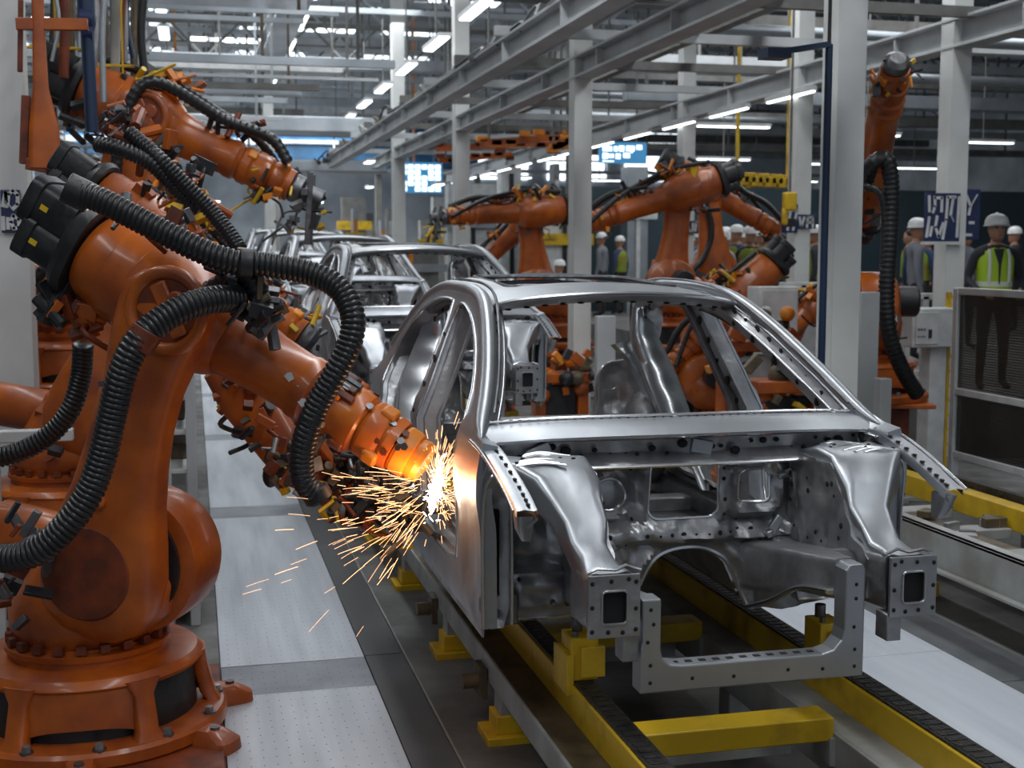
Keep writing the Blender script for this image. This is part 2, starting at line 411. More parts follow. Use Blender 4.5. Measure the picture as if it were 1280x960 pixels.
# long beams along the line
def lbeam(x, z, y0, y1, w, h, label, m='beamgrey'):
    t = thing('overhead_beam', label, 'beam', (x, y0, z))
    build(MB().ibeam((x, y0, z), (x, y1, z), w, h, .03), 'i_section', m, t, bevel=.004)
    n = int((y1 - y0) / 2.2); g = MB()
    for i in range(n): g.bb(x - w / 2 + .01, x + w / 2 - .01, y0 + i * 2.2 + 1, y0 + i * 2.2 + 1.02, z - h / 2, z + h / 2)
    build(g, 'stiffener', m, t, smooth=0)
    return t
lbeam(3.25, 4.14, 3.5, 31, .20, .24, 'long grey overhead beam left of the column row')
lbeam(4.28, 4.12, 3.5, 31, .22, .22, 'long grey overhead beam carried on the column row')
lbeam(7.35, 4.2, 5, 38, .22, .26, 'long pale overhead beam with lamps on the right columns')
lbeam(5.3, 4.55, 3.5, 31, .18, .16, 'dark overhead beam between the two column rows', 'brace')
lbeam(6.1, 4.75, 3.5, 31, .14, .14, 'upper dark overhead beam right of the column row', 'brace')
lbeam(3.75, 4.6, 3.5, 31, .10, .14, 'thin dark overhead beam above the column row', 'brace')
lbeam(1.75, 6.3, 14, 48, .5, .35, 'wide grey roof beam with a row of lamps', 'duct')
lbeam(-4.2, 6.1, 12, 48, .3, .3, 'grey roof beam at the left', 'duct')
# crossbeams between rows: cable ladder over the right side
g = thing('cable_ladder', 'grey ladder-like cable tray between the overhead beams', 'cable tray', (4.8, 4, 4.7))
for xx in (4.75, 5.0): build(MB().bar((xx, 3.5, 4.95), (xx, 31, 4.95), .03, .10), 'side_rail', 'beamgrey', g)
m = MB()
for i in range(60): m.bar((4.75, 3.7 + i * .45, 4.95), (5.0, 3.7 + i * .45, 4.95), .04, .03)
build(m, 'rung', 'brace', g, smooth=0, kind='stuff')
for i, xx in enumerate((4.82, 4.90, 4.95)): build(MB().cyl((xx, 3.5, 5.0), (xx, 31, 5.0), .025), 'cable', 'rubber', g)
for i in range(13):
    yy = 5.0 + i * 2.1
    t = MB().bar((3.1, yy, 4.36), (7.5, yy, 4.36), .08, .10)
    build(t, 'cross_beam', 'brace' if i % 2 else 'beamgrey', label='thin steel cross beam lying across the right overhead beams', cat='beam', group='cross beams over the line')
for i in range(7):
    yy = 6.0 + i * 4
    build(MB().cyl((6.6, yy, 5.3), (18, yy + .5, 5.3), .09), 'roof_pipe', 'duct', label='pale pipe running across under the right roof', cat='pipe', group='pipes under the right roof')
# roof trusses: one per bay, each a thing
def truss(y, z, x0, x1, h, label, mm='brace'):
    t = thing('roof_truss', label, 'truss', (x0, y, z), group='roof trusses across the hall')
    build(MB().bar((x0, y, z), (x1, y, z), .12, .10), 'bottom_chord', mm, t, smooth=0)
    build(MB().bar((x0, y, z + h), (x1, y, z + h), .12, .10), 'top_chord', mm, t, smooth=0)
    n = int((x1 - x0) / 1.6); m = MB()
    for i in range(n):
        a = x0 + i * 1.6; m.bar((a, y, z), (a + .8, y, z + h), .05, .05); m.bar((a + .8, y, z + h), (a + 1.6, y, z), .05, .05)
    build(m, 'web', mm, t, smooth=0)
for i in range(17):
    truss(15 + i * 2.7, 6.5 + .9 * (i % 2) + rnd.random() * .3, -14, 26, .8, 'steel roof truss spanning the hall below the roof', ('brace', 'duct', 'beamgrey')[i % 3])
for i in range(13):
    yy = 17 + i * 3.1; zz = 5.6 + (i % 3) * .5
    m_ = ('duct', 'beamgrey', 'brace', 'white')[i % 4]
    x1_ = 3.0 + (i % 3) * 3; t = thing('service_duct', 'flat service duct hung across the hall at the left', 'duct', (-13, yy, zz), group='service ducts at the left')
    build(MB().bb(-13, x1_, yy, yy + .45, zz, zz + (.14 if i % 2 else .24)), 'duct_body', m_, t)
    for xx in (-11.5, -6.2, -2.7, .6, x1_ - .2): build(MB().bb(xx, xx + .04, yy + .2, yy + .24, zz + .1, 10.52), 'hanger', 'brace', t, smooth=0)
for i in range(16):
    yy = 12 + i * 2.3; zz = 4.9 + (i * 7 % 5) * .35
    t = thing('service_duct', 'duct', 'duct', (8, yy, zz), group='service ducts at the right')
    build(MB().bb(8, 27, yy, yy + .3, zz, zz + .12 + .06 * (i % 3)), 'duct_body', ('brace', 'duct', 'brace', 'beamgrey')[i % 4], t)
    for xx in (8.4, 11.3, 15, 19, 24): build(MB().bb(xx, xx + .05, yy + .1, yy + .15, zz + .1, 10.52), 'hanger', 'brace', t, smooth=0)
for i in range(34):
    x = rnd.uniform(-9, 8); yy = rnd.uniform(22, 55)
    build(MB().bar((x, yy, 3.0 + rnd.random() * 3), (x, yy, 10.58), .06, .06), 'hanger_rod', rnd.choice(['brace', 'beamgrey', 'amber', 'duct', 'brace']), smooth=0, label='thin steel hanger rod below the far roof', cat='rod', group='hanger rods under the roof')
# blue panel block and pale ducts at the far left
t = thing('blue_gantry', 'blue panelled gantry high across the far end', 'gantry', (-2, 46, 4.5))
for i in range(7): build(MB().bb(-8 + i * 2.6, -5.5 + i * 2.6, 46.2, 46.8, 5.0, 6.6), 'panel', 'blue', t, smooth=0)
for z in (4.8, 5.75, 6.7): build(MB().bb(-8.2, 10.4, 46.0, 46.2, z, z + .14), 'rail', 'duct', t, smooth=0)
for i in range(6): build(MB().bb(-8 + i * 3.6, -7.8 + i * 3.6, 46.3, 46.6, 0, 5.0), 'post', 'brace', t, smooth=0)
for (yy, zz, x0, x1, h) in ((30, 4.75, -9, 4.2, .35), (34, 4.1, -9, 5, .3), (26, 4.3, 4.45, 7.2, .14), (38, 5.4, -10, 6, .4)):
    build(MB().bb(x0, x1, yy, yy + .8, zz, zz + h), 'air_duct', 'duct', bevel=.03, label='wide pale air duct at z %s m crossing the far hall' % zz if 0 else {30: 'wide pale air duct nearest above the line', 34: 'low pale air duct behind the nearest one', 26: 'short pale duct joining the column rows', 38: 'high pale air duct in front of the blue gantry'}[yy], cat='duct')
# fluorescent lamps
def lamp(x, y, z, L, along, label, group, w=.16):
    t = thing('ceiling_lamp', label, 'lamp', (x, y, z), group=group)
    d = (w, L) if along else (L, w)
    build(MB().bb(x - d[0] / 2, x + d[0] / 2, y - d[1] / 2, y + d[1] / 2, z, z + .06), 'housing', 'white', t, smooth=0)
    build(MB().bb(x - d[0] / 2 + .02, x + d[0] / 2 - .02, y - d[1] / 2 + .02, y + d[1] / 2 - .02, z - .02, z - .001), 'tube', 'lamp', t, smooth=0)
    if z > 4.1: build(MB().bb(x - .012, x + .012, y - .012, y + .012, z + .06, 10.56), 'hanger', 'brace', t, smooth=0)
for i in range(11): lamp(2.18, 20 + i * 3.3, 6.6, 1.7, True, 'fluorescent lamp in the row beside the wide roof beam', 'lamps beside the wide roof beam', .28)
for i in range(9): lamp(-.5, 24 + i * 3.6, 7.0, 1.8, True, 'fluorescent lamp in the leftmost roof row', 'lamps in the left roof row', .25)
for i in range(12): lamp(7.22, 15 + i * 1.9, 3.98, 1.3, True, 'slim lamp under the right long pale beam', 'lamps under the right long beam', .08)
for i in range(9): lamp(3.9, 12 + i * 3, 5.4, 1.5, True, 'bright lamp above the column row', 'lamps above the column row', .2)
for i in range(5): lamp(3.2 + i * 1.9, 23, 7.1, 1.6, False, 'fluorescent lamp in the upper cross row', 'lamps in the upper cross row', .16)
for i in range(14): lamp(9.5 + (i % 5) * 3.2, 22 + (i // 5) * 8 + (i % 3), 4.3, 1.4, False, 'fluorescent lamp low over the crowd', 'lamps over the crowd area', .16)
for i in range(14): lamp(-4 + (i % 7) * 1.6, 30 + (i // 7) * 12, 3.6 + (i % 2) * .5, .8, True, 'small lamp far down the line', 'small lamps far down the line', .2)
# screens
def screen(cx, y, cz, w, h, label, glyphs):
    t = thing('display_screen', label, 'screen', (cx, y, cz - h / 2))
    build(MB().bb(cx - w / 2, cx + w / 2, y, y + .08, cz - h / 2, cz + h / 2), 'panel', 'screen', t, smooth=0)
    m = MB()
    for a, b, c, d in glyphs: m.bb(cx - w / 2 + a * w, cx - w / 2 + b * w, y - .012, y - .002, cz - h / 2 + c * h, cz - h / 2 + d * h)
    build(m, 'lettering', 'screen_white', t, smooth=0)
    for q in (-.3, .3): build(MB().bb(cx + q * w - .015, cx + q * w + .015, y + .03, y + .06, cz + h / 2, 10.56), 'hanger', 'brace', t, smooth=0)
    return t
p = px(779, 191, Y=24)
screen(p.x, 24, p.z, .95, .40, 'blue display screen with white characters above the far robots', [(.06, .26, .56, .8), (.30, .38, .56, .8), (.41, .52, .56, .84), (.56, .74, .58, .84), (.66, .70, .5, .6), (.78, .9, .66, .88), (.06, .16, .2, .48), (.14, .3, .25, .44), (.34, .44, .2, .46), (.5, .64, .26, .5), (.06, .3, .06, .12)])
p = px(527, 222, Y=32)
screen(p.x, 32, p.z, 1.05, .75, 'bright white display board far behind the line', [(.02 + .16 * i, .15 + .16 * i, .05 + .18 * j, .2 + .18 * j) for i in range(6) for j in range(5) if (i * 3 + j * 5) % 7 != 3])
# dark cladding behind the crowd
build(MB().bb(7.6, 26, 30, 30.2, -.004, 3.6), 'partition_wall', 'teal_dark', label='dark teal partition behind the crowd', cat='partition', kind='structure')

# blue pipes
t = thing('blue_standpipe', 'dark blue vertical pipe just left of the broad column', 'pipe', (3.85, 7.6, 0))
a = px(1027, 440, Y=7.7); b = px(1027, 55, Y=7.7)
build(MB().cyl((a.x, 7.7, -.004), (a.x, 7.7, b.z), .024), 'pipe', 'bluepipe', t)
build(MB().cyl((a.x, 7.7, b.z), (a.x, 7.7, 4.4), .012), 'feed_line', 'rubber', t)
q = px(955, 68, Y=7.7)
build(MB().bar((q.x, 7.7, q.z), (a.x, 7.7, b.z), .06, .035), 'bracket', 'bluepipe', t)
build(MB().bb(q.x - .02, q.x + .14, 7.6, 7.75, q.z - .03, q.z + .03), 'lamp_head', 'bluepipe', t)

# ================================================================= CONVEYOR
cv = thing('conveyor', 'yellow and grey double rail conveyor carrying the car bodies', 'conveyor', (1.9, 3, 0))
def part(mb, n, m, p, **k): return build(mb, n, m, p, **k)
YA, YB = 2.2, 34
part(MB().bb(1.37, 1.456, YA, YB, .30, .44), 'rail', 'yellow', cv, bevel=.006)
part(MB().bb(2.42, 2.515, YA, YB, .30, .44), 'rail', 'yellow', cv, bevel=.006)
for x0, x1 in ((1.38, 1.462), (2.43, 2.522)):
    m = MB().bb(x0, x1, YA, YB, .438, .450); y = YA
    while y < 8:
        m.bb(x0 + .012, x1 - .012, y, y + .034, .450, .4525); y += .05
    part(m, 'chain', 'chain', cv, smooth=0)
m = MB().bb(1.23, 1.37, YA, YB, .295, .31); part(m, 'top_flange', 'brown', cv)
m = MB().bb(1.225, 1.24, YA, YB, .20, .312).bb(1.225, 1.30, YA, YB, .20, .212); part(m, 'side_channel', 'greypaint', cv, bevel=.004)
m = MB().bb(2.27, 2.285, YA, YB, .14, .315).bb(2.285, 2.42, YA, YB, .30, .315); part(m, 'side_channel', 'greypaint', cv, bevel=.003)
part(MB().bb(1.462, 1.49, YA, YB, .2, .40), 'inner_channel', 'brown', cv)
y = 2.95
while y < 30:
    part(MB().bb(1.47, 2.27, y, y + .14, .285, .375), 'cross_member', 'yellow', cv, bevel=.006)
    if y < 9: part(MB().bb(2.25, 2.285, y - .01, y + .13, .19, .30), 'gusset', 'greypaint', cv, bevel=.003)
    y += 1.28
for y in np.arange(3.3, 14, 1.28): part(MB().bb(1.49, 2.27, y, y + .10, .10, .2), 'lower_tie', 'greypaint', cv, smooth=0)
for y in (3.6, 5.3, 6.5, 7.9, 9.2, 10.6, 12, 13.6, 15.4, 17.5):
    s = part(MB().bb(1.235, 1.345, y - .06, y + .06, -.03, .30), 'support_post', 'greypaint', cv, bevel=.006)
    part(MB().bb(1.17, 1.40, y - .11, y + .11, -.035, .03).bb(1.215, 1.36, y - .075, y + .075, .03, .11), 'foot', 'yellow', s, bevel=.005)
    part(MB().bb(1.19, 1.22, y + .12, y + .26, .12, .26).cyl((1.2, y + .19, .19), (1.12, y + .19, .19), .035), 'roller_drive', 'brown', cv)
    part(MB().bb(2.29, 2.40, y - .06, y + .06, -.035, .30), 'support_post', 'greypaint', cv, bevel=.006)
# yellow locator blocks (hold the bodies)
def locator(x, y, z, flip=1):
    t = part(MB().bb(x - .055, x + .055, y - .09, y + .05, .452, z), 'locator_block', 'yellow', cv, bevel=.006)
    part(MB().bb(x - .02, x + .075, y - .115, y - .09, .47, z - .03).bb(x - .075 * flip, x - .045 * flip, y - .10, y + .09, .40, z - .06), 'locator_plate', 'yellow_bright', t, bevel=.004)
    part(MB().cyl((x, y + .02, z - .01), (x, y + .02, z + .05), .022).cyl((x - .03, y - .06, z - .01), (x - .03, y - .06, z + .02), .012), 'pin', 'steel_dark', t)
for dy, dz in ((0, 0), (5.35, .20), (10.8, .34), (16.4, .48), (22.0, .60)):
    for y in (4.72, 6.9):
        locator(1.425, y + dy, .62 + dz); locator(2.44, y + dy - .05, .62 + dz, -1)
# the next line on the right
Y2 = 9.2
c2 = thing('conveyor', 'grey and yellow conveyor line at the right behind the pale walkway', 'conveyor', (4.5, 4, 0))
part(MB().bb(4.10, 4.14, 3.5, Y2, .28, .50).bb(4.10, 4.2, 3.5, Y2, .48, .5).bb(4.06, 4.14, 3.5, Y2, .27, .29), 'side_channel', 'greypaint', c2, bevel=.004)
part(MB().bb(4.74, 4.86, 3.5, Y2, .42, .56), 'rail', 'yellow_bright', c2, bevel=.006)
part(MB().bb(4.88, 4.93, 3.5, Y2, .5, .6), 'chain', 'chain', c2)
part(MB().bb(4.30, 4.5, 3.5, Y2, .3, .42), 'inner_channel', 'brown', c2)
r2 = random.Random(9)
for y in np.arange(4.2, 9, .62):
    part(MB().bb(4.15, 4.72, y, y + .16, .38, .44), 'cross_member', 'greypaint', c2, bevel=.004)
    for k in range(5):
        build(MB().box((4.2 + r2.random() * .5, y + r2.random() * .5, .455), (.06 + r2.random() * .12, .03 + r2.random() * .06, .04 + r2.random() * .05), Matrix.Rotation(r2.uniform(-.6, .6), 3, 'Z')), 'roller_bracket', r2.choice(['brown', 'steel_dark', 'greypaint', 'brown', 'steel']), c2, bevel=.003)
for y in (5.2, 6.9, 8.4):
    s = part(MB().bb(4.11, 4.20, y, y + .09, -.004, .28), 'support_post', 'greypaint', c2, bevel=.004)
    part(MB().bb(4.14, 4.36, y - .04, y + .12, .0, .09), 'foot', 'yellow', s, bevel=.004)

# ================================================================= CAR BODY
XC = 1.855; YF = 3.94
SK, ST = 'steel_skin', 'steel'
def sm(e0, e1, x):
    t = min(1, max(0, (x - e0) / (e1 - e0))); return t * t * (3 - 2 * t)
def rr(s, t, cx, cy, hw, hh, rad, d, soft=.02):
    """height of a pressed rounded rectangle"""
    qx = abs(s - cx) - hw + rad; qy = abs(t - cy) - hh + rad
    dd = hypot(max(qx, 0), max(qy, 0)) + min(max(qx, qy), 0) - rad
    return d * (1 - sm(-soft, soft, dd))
def rrect(cx, cy, hw, hh, r, n=5):
    out = []
    for (sx, sy, a0) in ((1, 1, 0), (-1, 1, 90), (-1, -1, 180), (1, -1, 270)):
        for k in range(n + 1):
            a = R(a0 + 90 * k / n); out.append((cx + sx * (hw - r) + r * cos(a), cy + sy * (hh - r) + r * sin(a)))
    return out
def circ(cx, cy, r, n=20): return [(cx + r * cos(2 * pi * k / n), cy + r * sin(2 * pi * k / n)) for k in range(n)]
def smooth_poly(p, it=2):
    for _ in range(it):
        q = []
        for a, b in zip(p, p[1:] + p[:1]):
            if hypot(b[0] - a[0], b[1] - a[1]) < .05: q += [a, ((a[0] + b[0]) / 2, (a[1] + b[1]) / 2)]; continue
            q += [(a[0] * .78 + b[0] * .22, a[1] * .78 + b[1] * .22), (a[0] * .22 + b[0] * .78, a[1] * .22 + b[1] * .78)]
        p = q
    return p
def half(y, z):
    h = .855 - .035 * max(0, (1.05 - z)) ** 1.0 * .5
    if z > 1.38: h -= (z - 1.38) * .43 + .02 * sm(1.38, 1.5, z)
    h += .018 * sm(1.05, 1.2, z) * (1 - sm(1.25, 1.38, z))
    if y > 7.2: h -= .10 * ((y - 7.2) / .95) ** 2
    return h
ARCH = [(7.45 + .37 * cos(R(a)), .80 + .37 * sin(R(a))) for a in range(0, 181, 15)]
SIDE = [(4.57, .70), (7.06, .69)] + ARCH[::-1] + [(8.05, .82), (8.16, 1.0), (8.15, 1.25), (7.95, 1.34), (7.52, 1.42), (7.36, 1.57), (7.13, 1.76), (6.88, 1.87), (6.6, 1.92), (6.3, 1.93), (5.9, 1.92), (5.6, 1.875), (5.3, 1.755), (5.0, 1.59), (4.80, 1.455), (4.68, 1.41), (4.56, 1.40), (4.55, 1.2)]
DOOR_F = smooth_poly([(5.02, .84), (4.97, 1.0), (4.98, 1.42), (5.12, 1.57), (5.35, 1.70), (5.62, 1.80), (5.88, 1.85), (6.0, 1.85), (6.0, 1.75), (5.90, 1.42), (5.84, .98), (5.78, .84)], 1)
DOOR_R = smooth_poly([(5.98, .84), (5.97, 1.0), (6.05, 1.42), (6.12, 1.85), (6.3, 1.865), (6.58, 1.85), (6.84, 1.79), (7.03, 1.69), (7.16, 1.54), (7.08, 1.38), (7.05, 1.28), (6.98, 1.12), (6.9, .92), (6.82, .84)], 1)
def side_map(o=0.):
    def f(y, z):
        e = 0
        # raised flange near the openings (rebate), swage line on the rocker
        e -= rr(y, z, 5.8, .765, 1.1, .018, .015, .012, .012)
        e += rr(y, z, 4.78, 1.0, .10, .16, .05, .012, .02)
        e += .02 * math.exp(-((z - 1.30) / .035) ** 2) * sm(6.9, 7.3, y)
        return (XC - half(y, z) + e + o, y, z)
    return f
def lip(poly, fm, r=.011):
    p = [V(fm(a, b)) for a, b in poly]; return p + [p[0]]
body = thing('car_body', 'nearest bare silver car body shell, front end towards us, being welded', 'car body', (XC, YF, .62), group=None)
CARG = None
def cp(mb, n, m=ST, p=None, **k): return build(mb, n, m, p or body, **k)
sideL = MB().panel(SIDE, [DOOR_F, DOOR_R], side_map(), .04, .06, side=-1)
def rebate(poly, fm, k=.93, th=.02):
    """stepped inner door flange"""
    cx = sum(p[0] for p in poly) / len(poly); cy = sum(p[1] for p in poly) / len(poly); m = MB(); n = len(poly)
    q = []
    for i in range(n):
        a, b, c = poly[i - 1], poly[i], poly[(i + 1) % n]; dx, dy = c[0] - a[0], c[1] - a[1]; L = hypot(dx, dy) or 1; nx, ny = dy / L, -dx / L
        if (cx - b[0]) * nx + (cy - b[1]) * ny < 0: nx, ny = -nx, -ny
        q.append((nx, ny))
    rows = []
    for off, dep in ((-.004, -.006), (.0, .028), (.022, .032), (.024, .085), (.05, .088), (.05, .1)):
        row = []
        for (b, nn) in zip(poly, q):
            P = fm(b[0] + nn[0] * off, b[1] + nn[1] * off); row.append((P[0] + dep, P[1], P[2]))
        rows.append(row + [row[0]])
    m.grid(rows); return m
rebF, rebR = rebate(DOOR_F, side_map()), rebate(DOOR_R, side_map())
sealF = MB().tube(lip(DOOR_F, side_map(.0)), .0085, 6); sealR = MB().tube(lip(DOOR_R, side_map(.0)), .0085, 6)
fl = [p for p in [(4.57, .70), (4.55, 1.0), (4.55, 1.2), (4.56, 1.40), (4.68, 1.41), (4.80, 1.455), (5.0, 1.59), (5.3, 1.755), (5.6, 1.875), (5.9, 1.92), (6.3, 1.93), (6.6, 1.92), (6.88, 1.87), (7.13, 1.76), (7.36, 1.57)]]
outer = MB()
pts = catmull([side_map(.022)(a, b - .012) for a, b in fl[4:]], 5)
outer.tube(pts, [.006, .012, .018, .023, .027, .030, .032] + [.034] * 200, 12, flat=.9)
ditch = MB().tube(catmull([(x + .045, y, z + .020) for x, y, z in [side_map(.02)(a, b) for a, b in fl[5:]]], 4), .007, 6)
for mir in (0, 1):
    f = (lambda mb: mb.mirror(XC)) if mir else (lambda mb: mb)
    s = cp(f(sideL), 'side_frame', SK, smooth=40)
    cp(f(rebF), 'front_door_opening', ST, s, smooth=40); cp(f(rebR), 'rear_door_opening', ST, s, smooth=40)
    cp(f(sealF), 'opening_lip', 'steel_bright', s, smooth=60); cp(f(sealR), 'opening_lip', 'steel_bright', s, smooth=60)
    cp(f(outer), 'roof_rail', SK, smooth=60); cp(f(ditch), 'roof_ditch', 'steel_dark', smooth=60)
    # rocker: inner box and pinch weld flange
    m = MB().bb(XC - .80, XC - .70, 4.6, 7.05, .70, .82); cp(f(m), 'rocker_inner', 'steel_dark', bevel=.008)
    m = MB().bb(XC - .835, XC - .828, 4.62, 7.05, .655, .72)
    cp(f(m), 'pinch_weld', ST, smooth=0)
    # row of press holes along pillars
    m = MB()
    for (y0, z0, y1, z1, n, off) in ((5.2, 1.66, 5.55, 1.82, 5, .083), (4.95, 1.50, 5.15, 1.61, 3, .083), (5.93, .95, 6.05, 1.75, 9, .083), (6.6, 1.84, 7.0, 1.68, 4, .083), (5.94, 1.0, 6.05, 1.7, 7, -.004)):
        for k in range(n):
            y = y0 + (y1 - y0) * k / (n - 1); z = z0 + (z1 - z0) * k / (n - 1); P = side_map()(y, z)
            m.cyl((P[0] + off - .003, y, z), (P[0] + off + .006, y, z), .011 + .006 * ((k * 7) % 3), n=8)
    cp(f(m), 'press_holes', 'hole', smooth=0, kind='stuff')
# inner A pillar faces / windscreen flange: ribbon between rail and glass opening
def ribbon(a, b, n=1): return MB().grid([a, b])
arail = [side_map(.04)(a, b - .02) for a, b in fl[3:9]]
apts = catmull(arail, 4)
inner = [V((p.x + .052 + .02 * i / len(apts), p.y + .045, p.z - .02)) for i, p in enumerate(apts)]
inner2 = [V((p.x + .060, p.y + .12, p.z - .045)) for i, p in enumerate(apts)]
apil = MB().grid([[tuple(p) for p in apts], [tuple(p) for p in inner], [tuple(p) for p in inner2]])
aedge = MB().tube(inner, .006, 6)
for mir in (0, 1):
    f = (lambda mb: mb.mirror(XC)) if mir else (lambda mb: mb)
    cp(f(apil), 'windscreen_pillar', ST, smooth=60); cp(f(aedge), 'windscreen_flange', 'steel_bright', smooth=60)
    m = MB()
    for k in range(2, len(inner) - 2, 2):
        p = (inner[k] + inner2[k]) / 2; m.ball(p + V((-.002, -.004, 0)), .011 + .005 * (k % 3), 8, 4, (1, .6, 1.3))
    cp(f(m), 'press_holes', 'hole', smooth=0, kind='stuff')
# roof
def railz(y):
    ys = [5.55, 5.75, 6.0, 6.3, 6.6, 6.85, 7.05]; zs = [1.864, 1.886, 1.902, 1.922, 1.932, 1.932, 1.91]
    return float(np.interp(y, ys, zs))
def railhw(y): return half(y, railz(y)) - .055
def roof_map(u, y):
    return (XC + u / .58 * railhw(y), y - .05 * (1 - (u / .58) ** 2) * (1 - sm(5.5, 5.9, y)), railz(y) + .042 * (1 - (u / .58) ** 2) - .010 * sm(.50, .58, abs(u)))
RO = [(-.58, 5.56), (.58, 5.56), (.58, 7.02), (-.58, 7.02)]
roof = MB().panel(RO, [rrect(.03, 6.43, .45, .43, .06)], roof_map, .05, .012)
ro = cp(roof, 'roof_panel', SK, smooth=50)
m = MB().tube([roof_map(a, b) for a, b in rrect(.03, 6.43, .45, .43, .06)] + [roof_map(.48, 6.80)], .011, 6); cp(m, 'sunroof_flange', 'steel_dark', ro)
fe = [V(roof_map(u, 5.56)) for u in np.linspace(-.58, .58, 25)]
cp(MB().tube(fe, .009, 6), 'roof_front_edge', 'steel_bright', ro)
hd = MB().grid([[tuple(p + V((0, .0, -.006))) for p in fe], [tuple(p + V((0, .03, -.030))) for p in fe], [tuple(p + V((0, .12, -.045))) for p in fe], [tuple(p + V((0, .12, -.015))) for p in fe]])
h = cp(hd, 'windscreen_header', ST, smooth=50)
m = MB()
for u in np.linspace(-.5, .5, 13): P = V(roof_map(u, 5.56)) + V((0, .07, -.042)); m.ball(P, .012, 8, 4, (1.4, 1, .4))
cp(m, 'press_holes', 'hole', h, smooth=0, kind='stuff')
for yy in (5.86, 6.95):
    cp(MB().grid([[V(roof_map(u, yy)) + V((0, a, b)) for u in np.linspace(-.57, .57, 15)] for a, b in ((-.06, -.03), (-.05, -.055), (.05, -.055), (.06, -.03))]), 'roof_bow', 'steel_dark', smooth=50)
# cowl: upper tray and lower box beam
def cowl_y(x): return 4.72 - .06 * (1 - ((x - XC) / .82) ** 2)
xs = np.linspace(XC - .80, XC + .80, 41)
rows = []
for dy, z in ((.16, 1.43), (.10, 1.448), (.05, 1.446), (.0, 1.424), (-.03, 1.396), (-.028, 1.386)):
    rows.append([(x, cowl_y(x) + dy, z - .02 * abs((x - XC) / .8) ** 4) for x in xs])
cw = cp(MB().grid(rows), 'cowl_top', SK, smooth=50)
cp(MB().tube([(x, cowl_y(x) + .10, 1.456 - .02 * abs((x - XC) / .8) ** 4) for x in xs], .006, 6), 'glass_ledge', 'steel_bright', cw)
rows = []
for k, (dy, z) in enumerate(((-.035, 1.383), (.035, 1.368), (.045, 1.318), (.0, 1.295), (-.035, 1.285), (-.04, 1.272), (.06, 1.262))):
    rows.append([(x, cowl_y(x) + dy + (.012 * sin(x * 19) + .008 * sin(x * 43) if k in (2, 3) else 0), z + .006 * sin(x * 9) * (k == 2)) for x in xs[1:-1]])
cb = cp(MB().grid(rows), 'cowl_beam', ST, smooth=50)
cp(MB().tube([(x, cowl_y(x) - .04, 1.277) for x in xs[2:-2]], .007, 6), 'beam_edge', 'steel_bright', cb)
m = MB(); rc = random.Random(3)
for k in range(26):
    x = XC - .72 + k * .058 + rc.uniform(-.01, .01); z = rc.choice([1.335, 1.35, 1.315]); y = cowl_y(x) + .03
    m.ball((x, y, z), rc.choice([.009, .012, .016, .022 if k % 4 == 0 else .01]), 8, 5, (1, .55, .8))
for k in range(44): x = XC - .76 + k * .0353; m.ball((x, cowl_y(x) + .062, 1.4525), .0055, 6, 3, (1.4, 1, .35))
cp(m, 'press_holes', 'hole', cb, smooth=0, kind='stuff')
for m in (MB().box((XC + .06, 4.70, 1.335), (.09, .04, .06), Matrix.Rotation(.2, 3, 'Y')), MB().box((XC - .60, 4.70, 1.34), (.10, .04, .045), Matrix.Rotation(-.4, 3, 'Y'))): cp(m, 'cowl_bracket', SK, cb, bevel=.006)
# firewall
FW = [(1.05, 1.29), (1.05, .70), (1.40, .69), (1.60, .68), (1.68, .74), (1.735, .86), (1.80, .905), (1.90, .915), (1.98, .90), (2.05, .85), (2.10, .76), (2.14, .66), (2.30, .64), (2.64, .69), (2.64, 1.29)]
def fw_map(x, z):
    e = 0
    e += rr(x, z, 1.855, 1.165, .18, .145, .05, -.035, .018)
    e += rr(x, z, 1.562, 1.15, .10, .10, .09, -.028, .016)
    e += rr(x, z, 1.562, 1.15, .078, .078, .07, .04, .012)
    e += rr(x, z, 2.165, 1.16, .125, .115, .06, -.04, .018)
    e += rr(x, z, 2.165, 1.16, .098, .088, .04, .03, .010)
    e += rr(x, z, 1.845, .985, .50, .035, .03, -.06, .02)
    e += rr(x, z, 2.17, 1.0, .11, .03, .03, .05, .015)
    e += rr(x, z, 1.23, .98, .10, .20, .05, .05, .03) + rr(x, z, 1.23, .755, .10, .035, .02, -.03, .015)
    e += rr(x, z, 2.48, .98, .10, .20, .05, .05, .03)
    e += rr(x, z, 2.02, 1.16, .025, .13, .02, -.02, .01) + rr(x, z, 1.67, 1.14, .022, .12, .02, -.022, .01)
    e += .010 * sin(x * 31 + z * 7) * sin(z * 27) + .006 * sin(x * 67) * sin(z * 53 + 1)
    e += rr(x, z, 1.55, .90, .08, .05, .04, -.03, .02) + rr(x, z, 2.22, .84, .06, .08, .03, -.04, .02)
    d = hypot((x - 1.90) / 1.0, (z - .70) / 1.0); e -= .03 * math.exp(-((d - .26) / .025) ** 2)
    return (x, 4.76 + e - .03 * sm(1.25, 1.1, z) if 0 else 4.76 + e, z)
fwp = MB().panel(FW, [circ(1.562, 1.145, .064, 28), rrect(1.855, 1.163, .143, .117, .04), rrect(2.165, 1.16, .066, .066, .03)], fw_map, .017, .008)
fwo = cp(fwp, 'firewall', ST, smooth=50)
for hole in (rrect(1.855, 1.163, .143, .117, .04), rrect(2.165, 1.16, .066, .066, .03), circ(1.562, 1.145, .064, 28)):
    cp(MB().tube(lip(hole, fw_map), .006, 6), 'hole_flange', 'steel_bright', fwo)
cp(MB().ball((1.562, 4.845, 1.14), .095, 24, 12, (1, .6, 1)), 'blower_dome', 'steel_skin', fwo)
